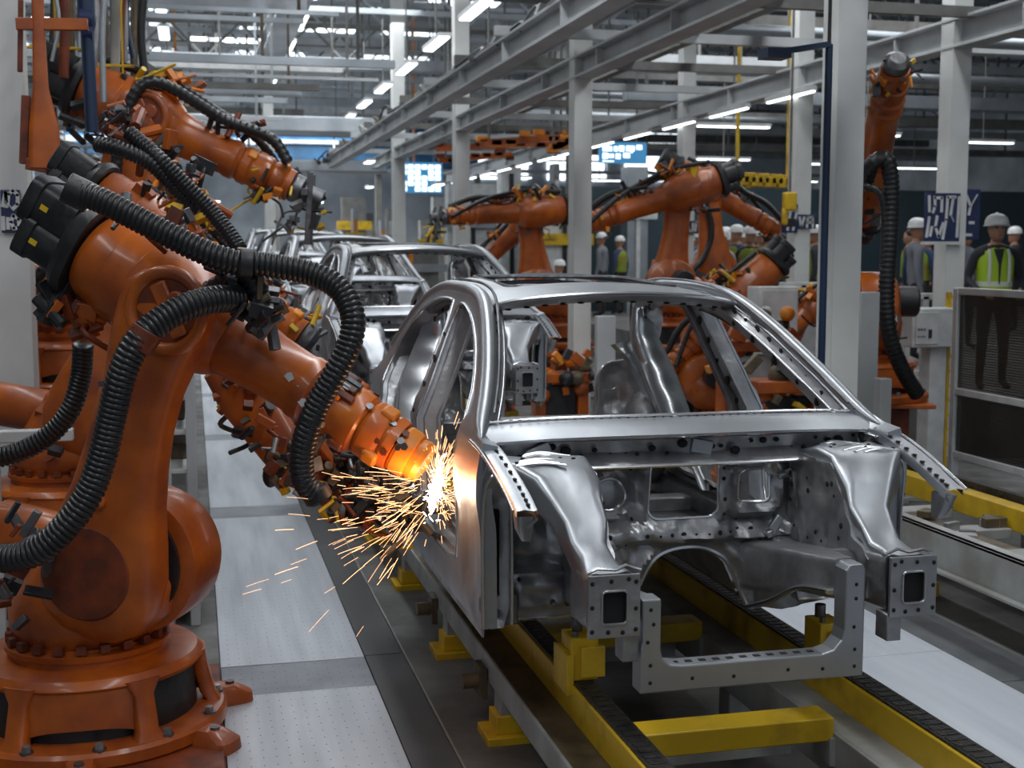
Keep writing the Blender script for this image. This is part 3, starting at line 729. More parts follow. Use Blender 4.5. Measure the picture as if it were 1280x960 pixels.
cp(MB().tube(catmull([fw_map(a, b) for a, b in ((1.62, .70), (1.68, .76), (1.735, .87), (1.80, .912), (1.90, .922), (1.98, .905), (2.05, .86), (2.10, .77), (2.14, .67))], 4), .010, 6), 'tunnel_flange', 'steel_bright', fwo)
m = MB(); rc = random.Random(7)
for x, z in [(1.70 + .05 * i, .985) for i in range(10)] + [(1.46, .985), (1.54, .99), (1.5, 1.2), (1.5, 1.08), (2.02, 1.24), (2.02, 1.2), (2.02, 1.12), (2.02, 1.06), (2.25, 1.27), (2.08, 1.27), (1.65, 1.25), (1.65, 1.05), (1.15, .9), (1.3, .85), (1.2, 1.12), (1.13, .75), (1.33, .76), (1.25, .76), (2.2, .93), (2.26, .88), (2.19, .83), (1.42, .8), (1.5, .86), (2.1, 1.02), (1.62, .95)]:
    P = fw_map(x, z); m.ball((x, P[1] - .001, z), rc.choice([.006, .009, .012]), 8, 4, (1, .4, 1))
cp(m, 'press_holes', 'hole', fwo, smooth=0, kind='stuff')
# crumpled stampings on the firewall
m = MB(); rc = random.Random(12)
for k in range(16):
    x, z = rc.choice([(2.2, .86), (1.52, .94), (1.5, .9), (2.25, .95), (1.45, 1.22), (2.3, 1.2), (1.47, .82), (2.2, .78)]); x += rc.uniform(-.05, .05); z += rc.uniform(-.05, .05)
    m.box((x, fw_map(x, z)[1] - .012, z), (.03 + rc.random() * .05, .03, .02 + rc.random() * .04), Matrix.Rotation(rc.uniform(-1, 1), 3, 'Y') @ Matrix.Rotation(rc.uniform(-.5, .5), 3, 'X'))
cp(m, 'stamping', SK, fwo, bevel=.007)
# floor, tunnel, rear bulkhead
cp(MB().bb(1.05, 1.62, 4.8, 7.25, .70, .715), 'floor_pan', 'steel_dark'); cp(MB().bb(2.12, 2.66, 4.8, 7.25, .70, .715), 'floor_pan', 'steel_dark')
tn = MB().grid([[(x, y, z) for x, z in ((1.62, .71), (1.69, .80), (1.76, .88), (1.83, .91), (1.92, .915), (2.0, .895), (2.06, .84), (2.12, .71))] for y in np.linspace(4.8, 7.2, 9)])
cp(tn, 'tunnel', 'steel', smooth=60)
for yy in (6.4,):
    cp(MB().bb(1.05, 1.64, yy, yy + .12, .71, .79), 'seat_cross_member', ST, bevel=.01); cp(MB().bb(2.10, 2.66, yy, yy + .12, .71, .79), 'seat_cross_member', ST, bevel=.01)
for mir in (0, 1):
    f = (lambda mb: mb.mirror(XC)) if mir else (lambda mb: mb)
    # left hand built, mirrored: inner quarter with speaker-shelf leg
    Q = smooth_poly([(1.06, .80), (1.52, .80), (1.50, 1.08), (1.50, 1.12), (1.46, 1.18), (1.445, 1.40), (1.40, 1.45), (1.27, 1.47), (1.24, 1.53), (1.235, 1.66), (1.29, 1.78), (1.21, 1.80), (1.12, 1.68), (1.06, 1.40)], 1)
    q = MB().panel(Q, [rrect(1.20, 1.64, .02, .03, .015), rrect(1.36, 1.31, .035, .02, .015), rrect(1.43, 1.10, .012, .018, .008)], lambda x, z: (x, 7.12 - .30 * sm(1.5, 1.8, z) + rr(x, z, 1.36, 1.28, .07, .10, .04, .05, .03) + .008 * sin(x * 40) * sin(z * 31), z), .025, .015)
    cp(f(q), 'rear_quarter_inner', ST, smooth=50)
    cp(f(MB().tube(catmull([(1.50, 7.11, 1.10), (1.455, 7.1, 1.2), (1.445, 7.1, 1.38), (1.40, 7.1, 1.45), (1.27, 7.08, 1.475), (1.24, 7.03, 1.55), (1.235, 6.92, 1.66), (1.29, 6.82, 1.78)], 4), .008, 6)), 'edge_flange', 'steel_bright')
    cp(f(MB().ball((1.20, 7.0, 1.02), .19, 20, 12, (.75, 1.1, 1.45))), 'wheel_housing', ST, smooth=60)
    arc = catmull([(1.25, 6.86, 1.78), (1.21, 6.84, 1.62), (1.13, 6.78, 1.42), (1.09, 6.66, 1.22), (1.07, 6.5, 1.02), (1.06, 6.3, .84)], 5)
    rows = []
    for i, p in enumerate(arc):
        t = i / (len(arc) - 1); wv = .06 + .075 * sin(pi * min(1, t * 1.1)); bump_ = .012 * sin(i * 1.7)
        rows.append([(p.x + a * wv, p.y + b * wv + bump_ * (k == 2), p.z) for k, (a, b) in enumerate(((-.4, .6), (-.1, .3), (.4, -.1), (.8, -.3), (1.2, -.1), (1.25, .3)))])
    cp(f(MB().grid(rows)), 'wheel_arch_inner', 'steel_bright', smooth=60)
cp(MB().bb(1.25, 2.46, 7.1, 7.13, 1.06, 1.13).bb(1.25, 2.46, 7.02, 7.12, 1.13, 1.145), 'rear_shelf_edge', ST, bevel=.008)
cp(MB().bb(1.15, 2.56, 8.05, 8.12, .80, 1.02), 'rear_cross_panel', ST, bevel=.01)
# front structure: tower, rail and upper rail, mirrored
def sq(cx, cy, cz, hw, hh, e=6): return ((cx, cy, cz), (1, 0, 0), (0, 0, 1), hw, hh, e)
def secs(lst, e=7):
    """(y, x outer, x inner, z top, z bottom)"""
    return [sq((a + b) / 2, y, (t + z) / 2, abs(b - a) / 2, (t - z) / 2, e) for y, a, b, t, z in lst]
tower = MB().loft(secs([(4.74, 1.045, 1.375, 1.30, 1.25), (4.62, 1.045, 1.385, 1.335, 1.25), (4.52, 1.06, 1.39, 1.342, 1.24), (4.42, 1.09, 1.39, 1.335, 1.22), (4.35, 1.14, 1.39, 1.30, 1.18), (4.30, 1.195, 1.39, 1.235, 1.12), (4.255, 1.225, 1.385, 1.16, 1.05), (4.20, 1.24, 1.375, 1.10, .97), (4.13, 1.24, 1.375, 1.065, .86), (4.05, 1.24, 1.385, 1.048, .845), (3.985, 1.235, 1.39, 1.04, .845)]), 44)
# relief on tower skin
tower.v = [(x + .006 * sin(y * 33 + z * 21), y, z + .007 * sin(x * 38 + y * 25)) for x, y, z in tower.v]
rail_ = MB().loft(secs([(4.78, 1.36, 1.50, .95, .74), (4.5, 1.33, 1.46, .95, .78), (4.2, 1.24, 1.395, 1.02, .83), (3.985, 1.232, 1.388, 1.038, .845)], 9), 32)
inner_wall = MB().panel([(4.76, .72), (4.74, 1.30), (4.40, 1.30), (4.30, 1.18), (4.22, 1.06), (4.1, 1.0), (4.1, .86)], [], lambda y, z: (1.395 + rr(y, z, 4.55, 1.05, .10, .12, .03, .02, .02) + .008 * sin(y * 45) * sin(z * 38), y, z), .02, .02)
plate = MB().panel([(1.222, .835), (1.400, .835), (1.400, 1.045), (1.222, 1.045)], [rrect(1.311, .937, .043, .055, .015)], lambda x, z: (x, 3.935, z), .03, .014, side=1)
ubolt = MB()
for x, z in ((1.235, .86), (1.235, .94), (1.235, 1.02), (1.385, .86), (1.385, .93), (1.385, 1.02), (1.29, .855), (1.34, .852), (1.30, 1.025), (1.36, 1.03)): ubolt.ball((x, 3.934, z), .008, 8, 4, (1, .5, 1))
tunnelhole = MB().bb(1.235, 1.385, 3.950, 3.982, .85, 1.03)
lowlug = MB().bb(1.345, 1.40, 3.95, 4.03, .745, .84)
sh = catmull([(1.045, 4.72, 1.385), (1.05, 4.55, 1.365), (1.055, 4.36, 1.32), (1.06, 4.2, 1.27), (1.06, 4.10, 1.235)], 6)
shot = MB()
rows = []
for a, b in ((-.038, -.020), (-.036, .002), (-.010, .006), (.022, .0), (.034, .004), (.036, -.03), (.0, -.06)):
    rows.append([(p.x + a, p.y, p.z + b) for p in sh])
shot.grid(rows)
hangbr = MB().loft([((1.06, 4.16, 1.215), (1, 0, 0), (0, 1, 0), .028, .05, 6), ((1.065, 4.17, 1.16), (1, 0, 0), (0, 1, 0), .026, .035, 6), ((1.075, 4.18, 1.12), (1, 0, 0), (0, 1, 0), .016, .02, 4)], 16)
AO = smooth_poly([(1.006, .70), (1.115, .70), (1.115, 1.08), (1.105, 1.22), (1.08, 1.31), (1.04, 1.345), (1.008, 1.33), (1.004, 1.05)], 1)
arch = MB().panel(AO, [rrect(1.062, .98, .018, .17, .016), rrect(1.06, .75, .02, .02, .01)], lambda x, z: (x, 4.575 - .3 * max(0, z - 1.05) ** 1.5 + rr(x, z, 1.06, .95, .035, .24, .03, .02, .01), z), .018, .01)
ap = [V((x, 4.568 - .3 * max(0, z - 1.05) ** 1.5, z)) for x, z in ((1.006, .71), (1.004, .9), (1.004, 1.05), (1.008, 1.22), (1.03, 1.28), (1.065, 1.28), (1.098, 1.21), (1.112, 1.08), (1.114, .9), (1.114, .72))]
ap = catmull(ap, 4)
for mir in (0, 1):
    f = (lambda mb: mb.mirror(XC)) if mir else (lambda mb: mb)
    t = cp(f(tower), 'strut_tower', SK, smooth=50)
    m = MB(); rc = random.Random(4 + mir)
    for k in range(16):
        y = rc.uniform(4.25, 4.7); z = rc.uniform(.95, 1.25); m.ball((1.418, y, z), rc.uniform(.006, .013), 8, 4, (.4, 1, 1))
    for k in range(6): m.ball((1.11 + k * .045, 4.5 + rc.uniform(-.06, .1), 1.342), .009, 8, 4, (1, 1, .4))
    cp(f(m), 'press_holes', 'hole', t, smooth=0, kind='stuff')
    m = MB()
    for k in range(7):
        a = V((1.10 + .015 * k, 4.42 + .04 * k, 1.334)); b = a + V((.13 + .05 * rc.random(), rc.uniform(-.04, .04), .0)); m.tube(catmull([a, (a + b) / 2 + V((0, .015, .008)), b], 4), .008, 8, flat=.7)
    cp(f(m), 'press_rib', 'steel_bright', t, smooth=60)
    cp(f(inner_wall), 'apron_inner', ST, smooth=50)
    cp(f(rail_), 'front_rail', ST, smooth=50)
    pl = cp(f(plate), 'rail_end_plate', ST, smooth=0, bevel=.003)
    cp(f(MB().tube([(x, 3.932, z) for x, z in rrect(1.311, .937, .043, .055, .015)] + [(1.354, 3.932, .98)], .004, 6)), 'hole_flange', 'steel_bright', pl)
    cp(f(ubolt), 'bolt_holes', 'hole', pl, smooth=0, kind='stuff'); cp(f(tunnelhole), 'rail_cavity', 'hole', pl, smooth=0)
    cp(f(lowlug), 'lower_lug', ST, bevel=.004)
    s = cp(f(shot), 'upper_rail', SK, smooth=50)
    m = MB()
    for k in range(2, len(sh) - 1, 2):
        p = sh[k]; m.ball((p.x + .010, p.y, p.z + .006), .011, 8, 4, (.7, 1.5, .35))
        m.ball((p.x - .03, p.y + .02, p.z + .004), .006, 6, 3, (1, 1, .4))
    cp(f(m), 'slots', 'hole', s, smooth=0, kind='stuff')
    cp(f(MB().tube([p + V((-.05, 0, .003)) for p in sh], .006, 6)), 'rail_lip', 'steel_bright', s)
    cp(f(hangbr), 'fender_bracket', ST, smooth=50)
    ao = cp(f(arch), 'wheel_arch_flange', ST, smooth=50)
    cp(f(MB().tube([p + V((.002, -.022, 0)) for p in ap], .007, 6)), 'arch_edge', 'steel_bright', ao)
    # crash can collar and small tabs
    cp(f(MB().tube([(1.226, 3.965, 1.048), (1.26, 3.965, 1.062), (1.32, 3.96, 1.056), (1.36, 3.965, 1.068), (1.41, 3.965, 1.05)], .006, 6)), 'tab', 'steel_bright', pl)
# lower radiator frame (U) with its beam going back
def yext(poly, y0, y1, holes=()): return MB().panel(poly, list(holes), lambda x, z: (x, y0, z), .2, -(y0 - y1) if 0 else (y1 - y0), side=-1)
U = [(1.415, .623), (2.235, .623), (2.235, 1.0), (2.225, 1.02), (2.175, 1.02), (2.160, 1.0), (2.160, .79), (2.15, .755), (2.12, .722), (2.08, .712), (1.56, .712), (1.52, .718), (1.495, .74), (1.487, .77), (1.487, .945), (1.42, .945), (1.42, .80), (1.415, .78)]
ub = MB().panel(U, [], lambda x, z: (x, 3.97, z), .05, .075, side=1)
ub.v = [(x, 3.97 + (0 if abs(y - 3.97) < 1e-6 else .085), z) for x, y, z in ub.v]
uo = cp(ub, 'radiator_frame', SK, smooth=0, bevel=.006)
m = MB()
for x, z in ((1.45, .66), (1.45, .72), (1.44, .80), (1.46, .86), (1.6, .665), (1.75, .66), (1.95, .667), (2.08, .66), (2.2, .66), (2.2, .72), (2.195, .80), (2.2, .9), (2.2, .95), (1.45, .91)): m.ball((x, 3.969, z), .007, 8, 4, (1, .5, 1))
for k in range(12): m.box((1.55 + k * .05, 4.01, .7125), (.024, .02, .003))
cp(m, 'press_holes', 'hole', uo, smooth=0, kind='stuff')
bm_ = MB().loft(secs([(4.80, 2.10, 2.40, .93, .72), (4.6, 2.13, 2.37, .955, .76), (4.35, 2.15, 2.31, .985, .83), (4.15, 2.158, 2.265, 1.01, .86), (4.05, 2.158, 2.24, 1.025, .88)], 8), 32)
cp(bm_, 'cross_rail', ST, smooth=45)
cp(MB().loft(secs([(4.76, 1.44, 1.62, .90, .70), (4.5, 1.42, 1.54, .90, .74), (4.2, 1.41, 1.49, .92, .78), (4.05, 1.415, 1.487, .94, .80)], 8), 28), 'cross_rail', ST, smooth=45)
m = MB().tube(catmull([(2.15, 4.06, .90), (2.16, 4.10, .90), (2.15, 4.3, .86), (2.14, 4.5, .76), (2.13, 4.7, .68)], 4), .018, 8, flat=.5); cp(m, 'subframe_horn', 'steel_bright')
def toe_map(x, z):
    e = rr(x, z, 1.25, .80, .10, .055, .03, -.022, .012) + rr(x, z, 1.27, .795, .06, .018, .01, .015, .008) + rr(x, z, 1.23, 1.0, .085, .10, .04, .03, .03) + .05 * sm(.95, .90, z) * (1 - sm(.90, .88, z)) + .04 * sm(1.05, 1.22, z)
    return (x, 4.66 + e + .006 * sin(x * 50) * sin(z * 43), z)
toe = MB().panel([(1.118, .70), (1.385, .70), (1.40, .80), (1.40, 1.22), (1.118, 1.22)], [circ(1.30, .765, .012, 10), circ(1.17, .86, .008, 8), circ(1.36, .75, .009, 8)], toe_map, .017, .01)
for mir in (0, 1):
    f = (lambda mb: mb.mirror(XC)) if mir else (lambda mb: mb)
    to = cp(f(toe), 'toe_panel', ST, smooth=50)
    cp(f(MB().tube([toe_map(x, .705) for x in np.linspace(1.12, 1.385, 12)], .008, 6)), 'panel_edge', 'steel_bright', to)
    # inner wheelhouse band at the rear
    rows = []; cl_ = [px(782, 425, Y=6.95), px(800, 445, Y=6.92), px(817, 475, Y=6.9), px(828, 505, Y=6.86), px(834, 540, Y=6.8)]
    for i, p in enumerate(catmull(cl_, 5)): rows.append([(2 * XC - p.x + a, p.y + b + .006 * sin(i * 1.3), p.z + c) for a, b, c in ((.075, .05, -.03), (.065, -.01, -.02), (.0, -.02, 0), (-.06, .0, .015), (-.08, .05, .02))])
    cp(f(MB().grid(rows)), 'wheelhouse_band', 'steel_bright', smooth=60)
car_proto = body
shells = [(5.35, .20, 'second bare silver car body shell, behind the nearest one'), (10.8, .34, 'third silver car body shell down the line'), (16.4, .48, 'fourth silver car body shell, small and far'), (22, .60, 'farthest silver car body shell of the line')]
for dy, dz, lab in shells: dup(body, (XC, YF + dy, .62 + dz), label=lab)
for o in C.objects:
    if o.get('category') == 'car body': o['group'] = 'bare car bodies on the conveyor'

# ================================================================= ROBOTS
def robot(label, loc, rz, lean, fore, group, s=1.0, j2=(.23, 0, .83), ll=1.11, hero=False, tool='grip', seed=1, ped=0., flen=1.37, hoses=True, olab=None):
    """articulated arm: local X forward, -Y the side with the arm plate; lean, fore in degrees"""
    t = thing('welding_robot', label, 'robot', loc, rz, group)
    rn = random.Random(seed); N = 40 if hero else 24
    a = R(lean); b = R(fore)
    J2 = V((j2[0], 0, j2[2] + ped)); l1 = V((sin(a), 0, cos(a))); J3 = J2 + l1 * ll; d = V((cos(b), 0, sin(b))); nz = V((-sin(b), 0, cos(b))); Yv = V((0, 1, 0))
    def bd(mb, n, m, p=None, **k):
        mb.v = [(x * s, y * s, z * s) for x, y, z in mb.v]; return build(mb, n, m, p or t, local=True, **k)
    if ped > 0:
        pm = MB().bb(-.36, .36, -.36, .36, .03, ped - .02); bd(pm, 'pedestal', 'orange_dark', bevel=.01)
        bd(MB().bb(-.5, .5, -.5, .5, 0, .03), 'foot_plate', 'greypaint')
    z0 = ped
    if hero: build(MB().bb(-1.3, .080, 5.12, 6.5, 0, .035), 'base_plate', 'orange_dark', t, bevel=.006)
    else: bd(MB().bb(-.52, .52, -.54, .54, z0 - .0, z0 + .035), 'base_plate', 'orange', bevel=.006)
    bs = bd(MB().lathe((0, 0, z0 + .035), (0, 0, 1), [(0, .575), (.01, .585), (.055, .585), (.07, .57), (.075, .50)], N + 8), 'base_flange', 'orange', smooth=30)
    bd(MB().lathe((0, 0, z0 + .10), (0, 0, 1), [(0, .455), (.25, .445)], N), 'base_core', 'black')
    m = MB().lathe((0, 0, z0 + .345), (0, 0, 1), [(-.03, .43), (-.03, .475), (-.01, .49), (.0, .485), (.022, .46), (.03, .36)], N + 8)
    bd(m, 'base_top', 'orange', smooth=30)
    for k in range(6):
        m = MB(); an = R(-90 + 30 + 60 * k) - rz; c = V((cos(an), sin(an), 0)); q = V((-sin(an), cos(an), 0))
        for o_, wd in ((0, .045),):
            m.loft([(c * .535 + V((0, 0, z0 + .09)), q, c, wd * 1.7, .03, 4), (c * .50 + V((0, 0, z0 + .14)), q, c, wd, .035, 5), (c * .465 + V((0, 0, z0 + .28)), q, c, wd, .035, 5), (c * .46 + V((0, 0, z0 + .345)), q, c, wd * 1.8, .035, 4)], 16)
        bd(m, 'base_rib', 'orange', bs, smooth=40)
    for k in (0, 2, 4):   # solid skirt panels above low slots
        m = MB(); a0 = -90 + 60 * k; rows = []
        for rr_, zz in ((.44, .17), (.485, .17), (.478, .345)):
            rows.append([(rr_ * cos(R(a0 - 26 + 52 * i / 10) - rz), rr_ * sin(R(a0 - 26 + 52 * i / 10) - rz), z0 + zz + (.035 if False else 0) + (0.03 * (abs(i - 5) / 5) ** 3 * (-1) if zz == .17 else 0)) for i in range(11)])
        m.grid(rows)
        bd(m, 'base_skirt', 'orange', bs, smooth=60)
    m = MB(); mc = MB()
    for k in range(12 if hero else 8):
        an = 2 * pi * k / (12 if hero else 8) + .13 - rz; m.cyl((.545 * cos(an), .545 * sin(an), z0 + .10), (.545 * cos(an), .545 * sin(an), z0 + .135), .018, n=6)
        if hero: mc.cyl((.545 * cos(an), .545 * sin(an), z0 + .10), (.545 * cos(an), .545 * sin(an), z0 + .113), .028, n=12)
    bd(m, 'bolt', 'steel', bs, smooth=0, kind='stuff')
    if hero:
        bd(mc, 'washer', 'steel_dark', bs, smooth=0, kind='stuff')
        for an in (-90, -35, -145, 20):
            an = R(an) - rz; c = V((cos(an), sin(an), 0)); bd(MB().loft([(c * .64 + V((0, 0, .0)), c, V((-c.y, c.x, 0)), .10, .08, 4), (c * .64 + V((0, 0, .05)), c, V((-c.y, c.x, 0)), .095, .075, 4), (c * .61 + V((0, 0, .09)), c, V((-c.y, c.x, 0)), .05, .05, 3)], 20), 'hold_down_foot', 'orange')
            bd(MB().cyl(c * .64 + V((0, 0, .05)), c * .64 + V((0, 0, .10)), .022, n=6), 'bolt', 'steel_dark', smooth=0)
    # turntable
    bd(MB().lathe((0, 0, z0 + .37), (0, 0, 1), [(0, .33), (.03, .33), (.035, .345), (.06, .35), (.065, .30), (.075, .30)], N + 8), 'turntable_ring', 'orange', smooth=30)
    m = MB()
    for k in range(22):
        an = 2 * pi * k / 22; m.box((.325 * cos(an), .325 * sin(an), z0 + .455), (.03, .04, .035), Matrix.Rotation(an, 3, 'Z'))
    bd(m, 'ring_teeth', 'orange_dark', smooth=0, kind='stuff')
    X_, Y_ = V((1, 0, 0)), V((0, 1, 0))
    m = MB().loft([((0, 0, z0 + .44), X_, Y_, .29, .29, 2), ((.02, .0, z0 + .50), X_, Y_, .34, .31, 2.2), ((.07, .0, z0 + .58), X_, Y_, .38, .31, 2.6), ((.12, .03, z0 + .70), X_, Y_, .36, .28, 3), ((.14, .06, z0 + .82), X_, Y_, .32, .22, 3), ((.16, .06, z0 + .92), X_, Y_, .22, .18, 3)], N)
    bd(m, 'carousel', 'orange', smooth=60)
    bd(MB().lathe(J2 + V((0.03, -.10, .0)), (0, 1, 0), [(0, .26), (.008, .30), (.02, .305), (.26, .305), (.30, .29), (.33, .24), (.34, .1)], N + 8), 'shoulder_drum', 'orange', smooth=30)
    bd(MB().lathe(J2 + V((0.0, -.125, 0)), (0, 1, 0), [(0, .27), (.02, .27)], N), 'drum_gap', 'black')
    bd(MB().lathe(J2 + V((-.05, .22, .05)), (0, 1, 0), [(0, .13), (.2, .13), (.22, .11)], 20), 'shoulder_motor', 'black')
    # counterbalance cylinder behind
    cb0 = V((-.12, .12, .78 + ped)); cb1 = V((-.62, .16, .86 + ped))
    bd(MB().lathe(cb0, cb1 - cb0, [(0, .12), (.02, .14), (.38, .14), (.42, .11), (.5, .10)], 24), 'counterbalance', 'orange', smooth=40)
    # link arm
    yo = -.235
    prof = [(-.275, .06, .05), (-.255, .15, .08), (-.19, .225, .10), (-.08, .262, .115), (.05, .262, .12), (.18, .235, .118), (.34, .195, .112), (.5, .172, .108), (.66, .160, .105), (.82, .160, .108), (.95, .175, .118), (1.05, .188, .125), (1.14, .190, .13), (1.22, .172, .125), (1.275, .12, .10), (1.295, .05, .06)]
    pd = V((cos(a), 0, -sin(a)))
    sec = []
    for q, hw, ht in prof:
        q = q if q < .3 else .3 + (q - .3) * (ll - .3) / .81
        sec.append((J2 + l1 * q + V((-.03 * sin(pi * min(1, max(0, q / 1.1))) , yo, 0)) + pd * (-.02 * sm(.3, .9, q)), pd, Y_, hw, ht, 3.2))
    la = bd(MB().loft(sec, 36 if hero else 20), 'link_arm', 'orange', smooth=60)
    if hero:
        bd(MB().lathe(J2 + V((-.03, yo - .125, .02)), (0, 1, 0), [(0, .15), (.006, .19), (.02, .2)], 32), 'pivot_cover', 'orange_dark', la)
        bd(MB().ball(J2 + l1 * .33 + V((-.05, yo - .115, 0)), .03, 12, 8), 'grease_plug', 'orange', la)
        bd(MB().box(J2 + l1 * .83 + V((-.12, yo - .11, 0)), (.12, .02, .02)), 'hose_bracket', 'steel_dark', la)
    # elbow ring on the near side
    c3 = J3 + V((.045, yo - .10, .035) if hero else (0, yo - .10, 0))
    bd(MB().ring(c3 + V((0, -.015, 0)), (0, 1, 0), .155, .026, 40 if hero else 20, 10).lathe(c3 + V((0, .0, 0)), (0, 1, 0), [(-.02, .175), (.10, .20)], N) if 0 else MB().ring(c3 + V((0, -.02, 0)), (0, 1, 0), .150, .028, 40 if hero else 20, 10), 'elbow_ring', 'orange', smooth=60)
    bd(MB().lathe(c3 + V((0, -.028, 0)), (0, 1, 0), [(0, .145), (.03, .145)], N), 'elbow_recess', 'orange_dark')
    bd(MB().bar(c3 + V((-.03, -.035, .11)), c3 + V((.06, -.035, -.10)), .07, .03).cyl(c3 + V((.05, -.03, .03)), c3 + V((.05, -.05, .03)), .05, n=16), 'elbow_web', 'orange', bevel=.01)
    # elbow housing and motors
    m = MB().lathe(J3 - d * .50 + V((0, -.02, 0)), d, [(0, .14), (.01, .185), (.05, .20), (.14, .205), (.145, .212), (.26, .222), (.265, .228), (.40, .232), (.50, .23), (.60, .215), (.66, .19), (.70, .165)], N + 8)
    bd(m, 'elbow_housing', 'orange', smooth=40)
    bd(MB().loft([(J3 - d * .50 + V((0, -.02, 0)), nz, Y_, .215, .215, 3), (J3 - d * .535 + V((0, -.02, 0)), nz, Y_, .225, .225, 3), (J3 - d * .575 + V((0, -.02, 0)), nz, Y_, .20, .20, 3)], 28), 'motor_plate', 'black', smooth=40)
    for (u, v_, r_, L) in ((.09, -.09, .095, .24), (-.055, -.10, .085, .20), (.03, .10, .09, .22), (-.12, .06, .06, .14)):
        o_ = J3 - d * .57 + nz * u + V((0, v_ - .02, 0))
        mo = bd(MB().loft([(o_, nz, Y_, r_, r_, 4), (o_ - d * (L - .07), nz, Y_, r_, r_, 4), (o_ - d * (L - .065), nz, Y_, r_ * 1.08, r_ * 1.08, 5), (o_ - d * (L - .01), nz, Y_, r_ * 1.08, r_ * 1.08, 5), (o_ - d * L, nz, Y_, r_ * .9, r_ * .9, 5)], 20), 'motor', 'black', smooth=40)
        if hero: bd(MB().box(o_ - d * (L * .55) + V((0, -r_ * .99, 0)), (.036, .006, .022), Matrix((d, Yv, nz)).transposed()), 'rating_label', 'yellow_bright', mo, smooth=0)
    # forearm
    F0 = J3 + V((0, -.02, 0))
    f1 = flen; wf0 = min(0, flen - 1.37)
    bd(MB().lathe(F0 + d * .14, d, [(0, .15), (.04, .162), (.12, .15), (.45 + wf0, .133), (.60 + wf0, .130), (.62 + wf0, .139), (.67 + wf0, .139), (.685 + wf0, .128), (.70 + wf0, .122)], N), 'forearm', 'orange', smooth=30)
    wf = f1 - 1.37
    W0 = F0 + d * (.84 + wf)
    if wf > .01: bd(MB().lathe(F0 + d * .82, d, [(0, .12), (wf + .04, .115)], N), 'forearm_tube', 'orange')
    w_ = bd(MB().lathe(W0, d, [(0, .118), (.015, .134), (.07, .138), (.085, .128), (.09, .124), (.15, .130), (.17, .134), (.21, .13), (.225, .115)], N), 'wrist_housing', 'orange_bright' if hero else 'orange', smooth=25)
    bd(MB().lathe(W0 + d * .225, d, [(0, .110), (.02, .124), (.08, .122), (.10, .112), (.105, .108), (.12, .116), (.16, .112)], N), 'wrist_joint', 'orange_bright' if hero else 'orange', smooth=25)
    if hero: bd(MB().lathe(W0 + d * .39, d, [(0, .096), (.015, .104), (.07, .10), (.075, .09)], N).lathe(W0 + d * .465, d, [(0, .085), (.03, .092), (.055, .086), (.06, .06)], N), 'tool_flange', 'amber', smooth=25)
    else: bd(MB().lathe(W0 + d * .39, d, [(0, .096), (.015, .104), (.07, .10), (.10, .06)], N), 'tool_flange', 'steel_dark', smooth=25)
    for k, (q, an) in enumerate(((.07, 40), (.12, 120), (.30, 70), (.17, -60), (.32, -40))):
        rr_ = .128 if q < .225 else .116; nv = nz * sin(R(an)) - Yv * cos(R(an))
        bd(MB().box(W0 + d * q + nv * rr_, (.07, .07, .04), Matrix((d, d.cross(nv), nv)).transposed()), 'wrist_cap', 'orange' if k % 2 else 'amber', w_, bevel=.012)
    if hero:
        for k in range(26):
            q = rn.uniform(.02, .44); an = R(rn.uniform(-60, 130)); nv = nz * sin(an) - Yv * cos(an); rr_ = .130 if q < .22 else .112
            bd(MB().cyl(W0 + d * q + nv * (rr_ - .006), W0 + d * q + nv * (rr_ + .007), rn.choice([.008, .012, .016]), n=6), 'bolt', rn.choice(['steel', 'black', 'orange_dark']), w_, smooth=0)
        m = MB()
        for k in range(5):
            q = .50 + k * .05; nv = -Yv
            m.add([F0 + d * (q + dx) + nv * (.1365) + nz * (-.01 + dz - .03 * k + .04) for dx, dz in ((0, 0), (.03, -.01), (.042, .014), (.02, .03), (.006, .02))], [(0, 1, 2, 3, 4)])
        bd(m, 'paint_chip', 'white', smooth=0)
        for k in range(12):
            q = .60 + rn.random() * .1; an = R(rn.uniform(30, 120)); nv = nz * sin(an) - Yv * cos(an)
            bd(MB().box(F0 + d * (q + .08) + nv * .138, (.04 + rn.random() * .05, .03, .03), Matrix((d, d.cross(nv), nv)).transposed()), 'cable_clip', rn.choice(['black', 'steel_dark', 'orange_dark']), bevel=.004)
    # small fittings along the arm
    def cluster(c, ext, n, name, mats, sz=(.02, .08)):
        for mm in mats:
            m = MB()
            for k in range(max(1, n // len(mats))):
                p = c + V((rn.uniform(-1, 1) * ext[0], rn.uniform(-1, 1) * ext[1], rn.uniform(-1, 1) * ext[2]))
                ty = rn.random(); a_ = rn.uniform(*sz)
                ro_ = Matrix.Rotation(rn.uniform(-1.5, 1.5), 3, 'Y') @ Matrix.Rotation(rn.uniform(-.8, .8), 3, 'X')
                if ty < .45: m.box(p, (a_ * 1.5, a_, a_ * rn.uniform(.3, 1)), ro_)
                elif ty < .75: q = ro_ @ V((0, 0, a_ * 1.5)); m.cyl(p - q, p + q, a_ * .35, n=8)
                else: m.tube(catmull([p, p + V((rn.uniform(-1, 1), rn.uniform(-1, 1), rn.uniform(-1, 0))) * a_ * 2, p + V((rn.uniform(-1, 1), rn.uniform(-1, 1), rn.uniform(-1, .3))) * a_ * 4], 4), .009, 6)
            bd(m, name, mm, smooth=30, kind='stuff')
    T = W0 + d * .50
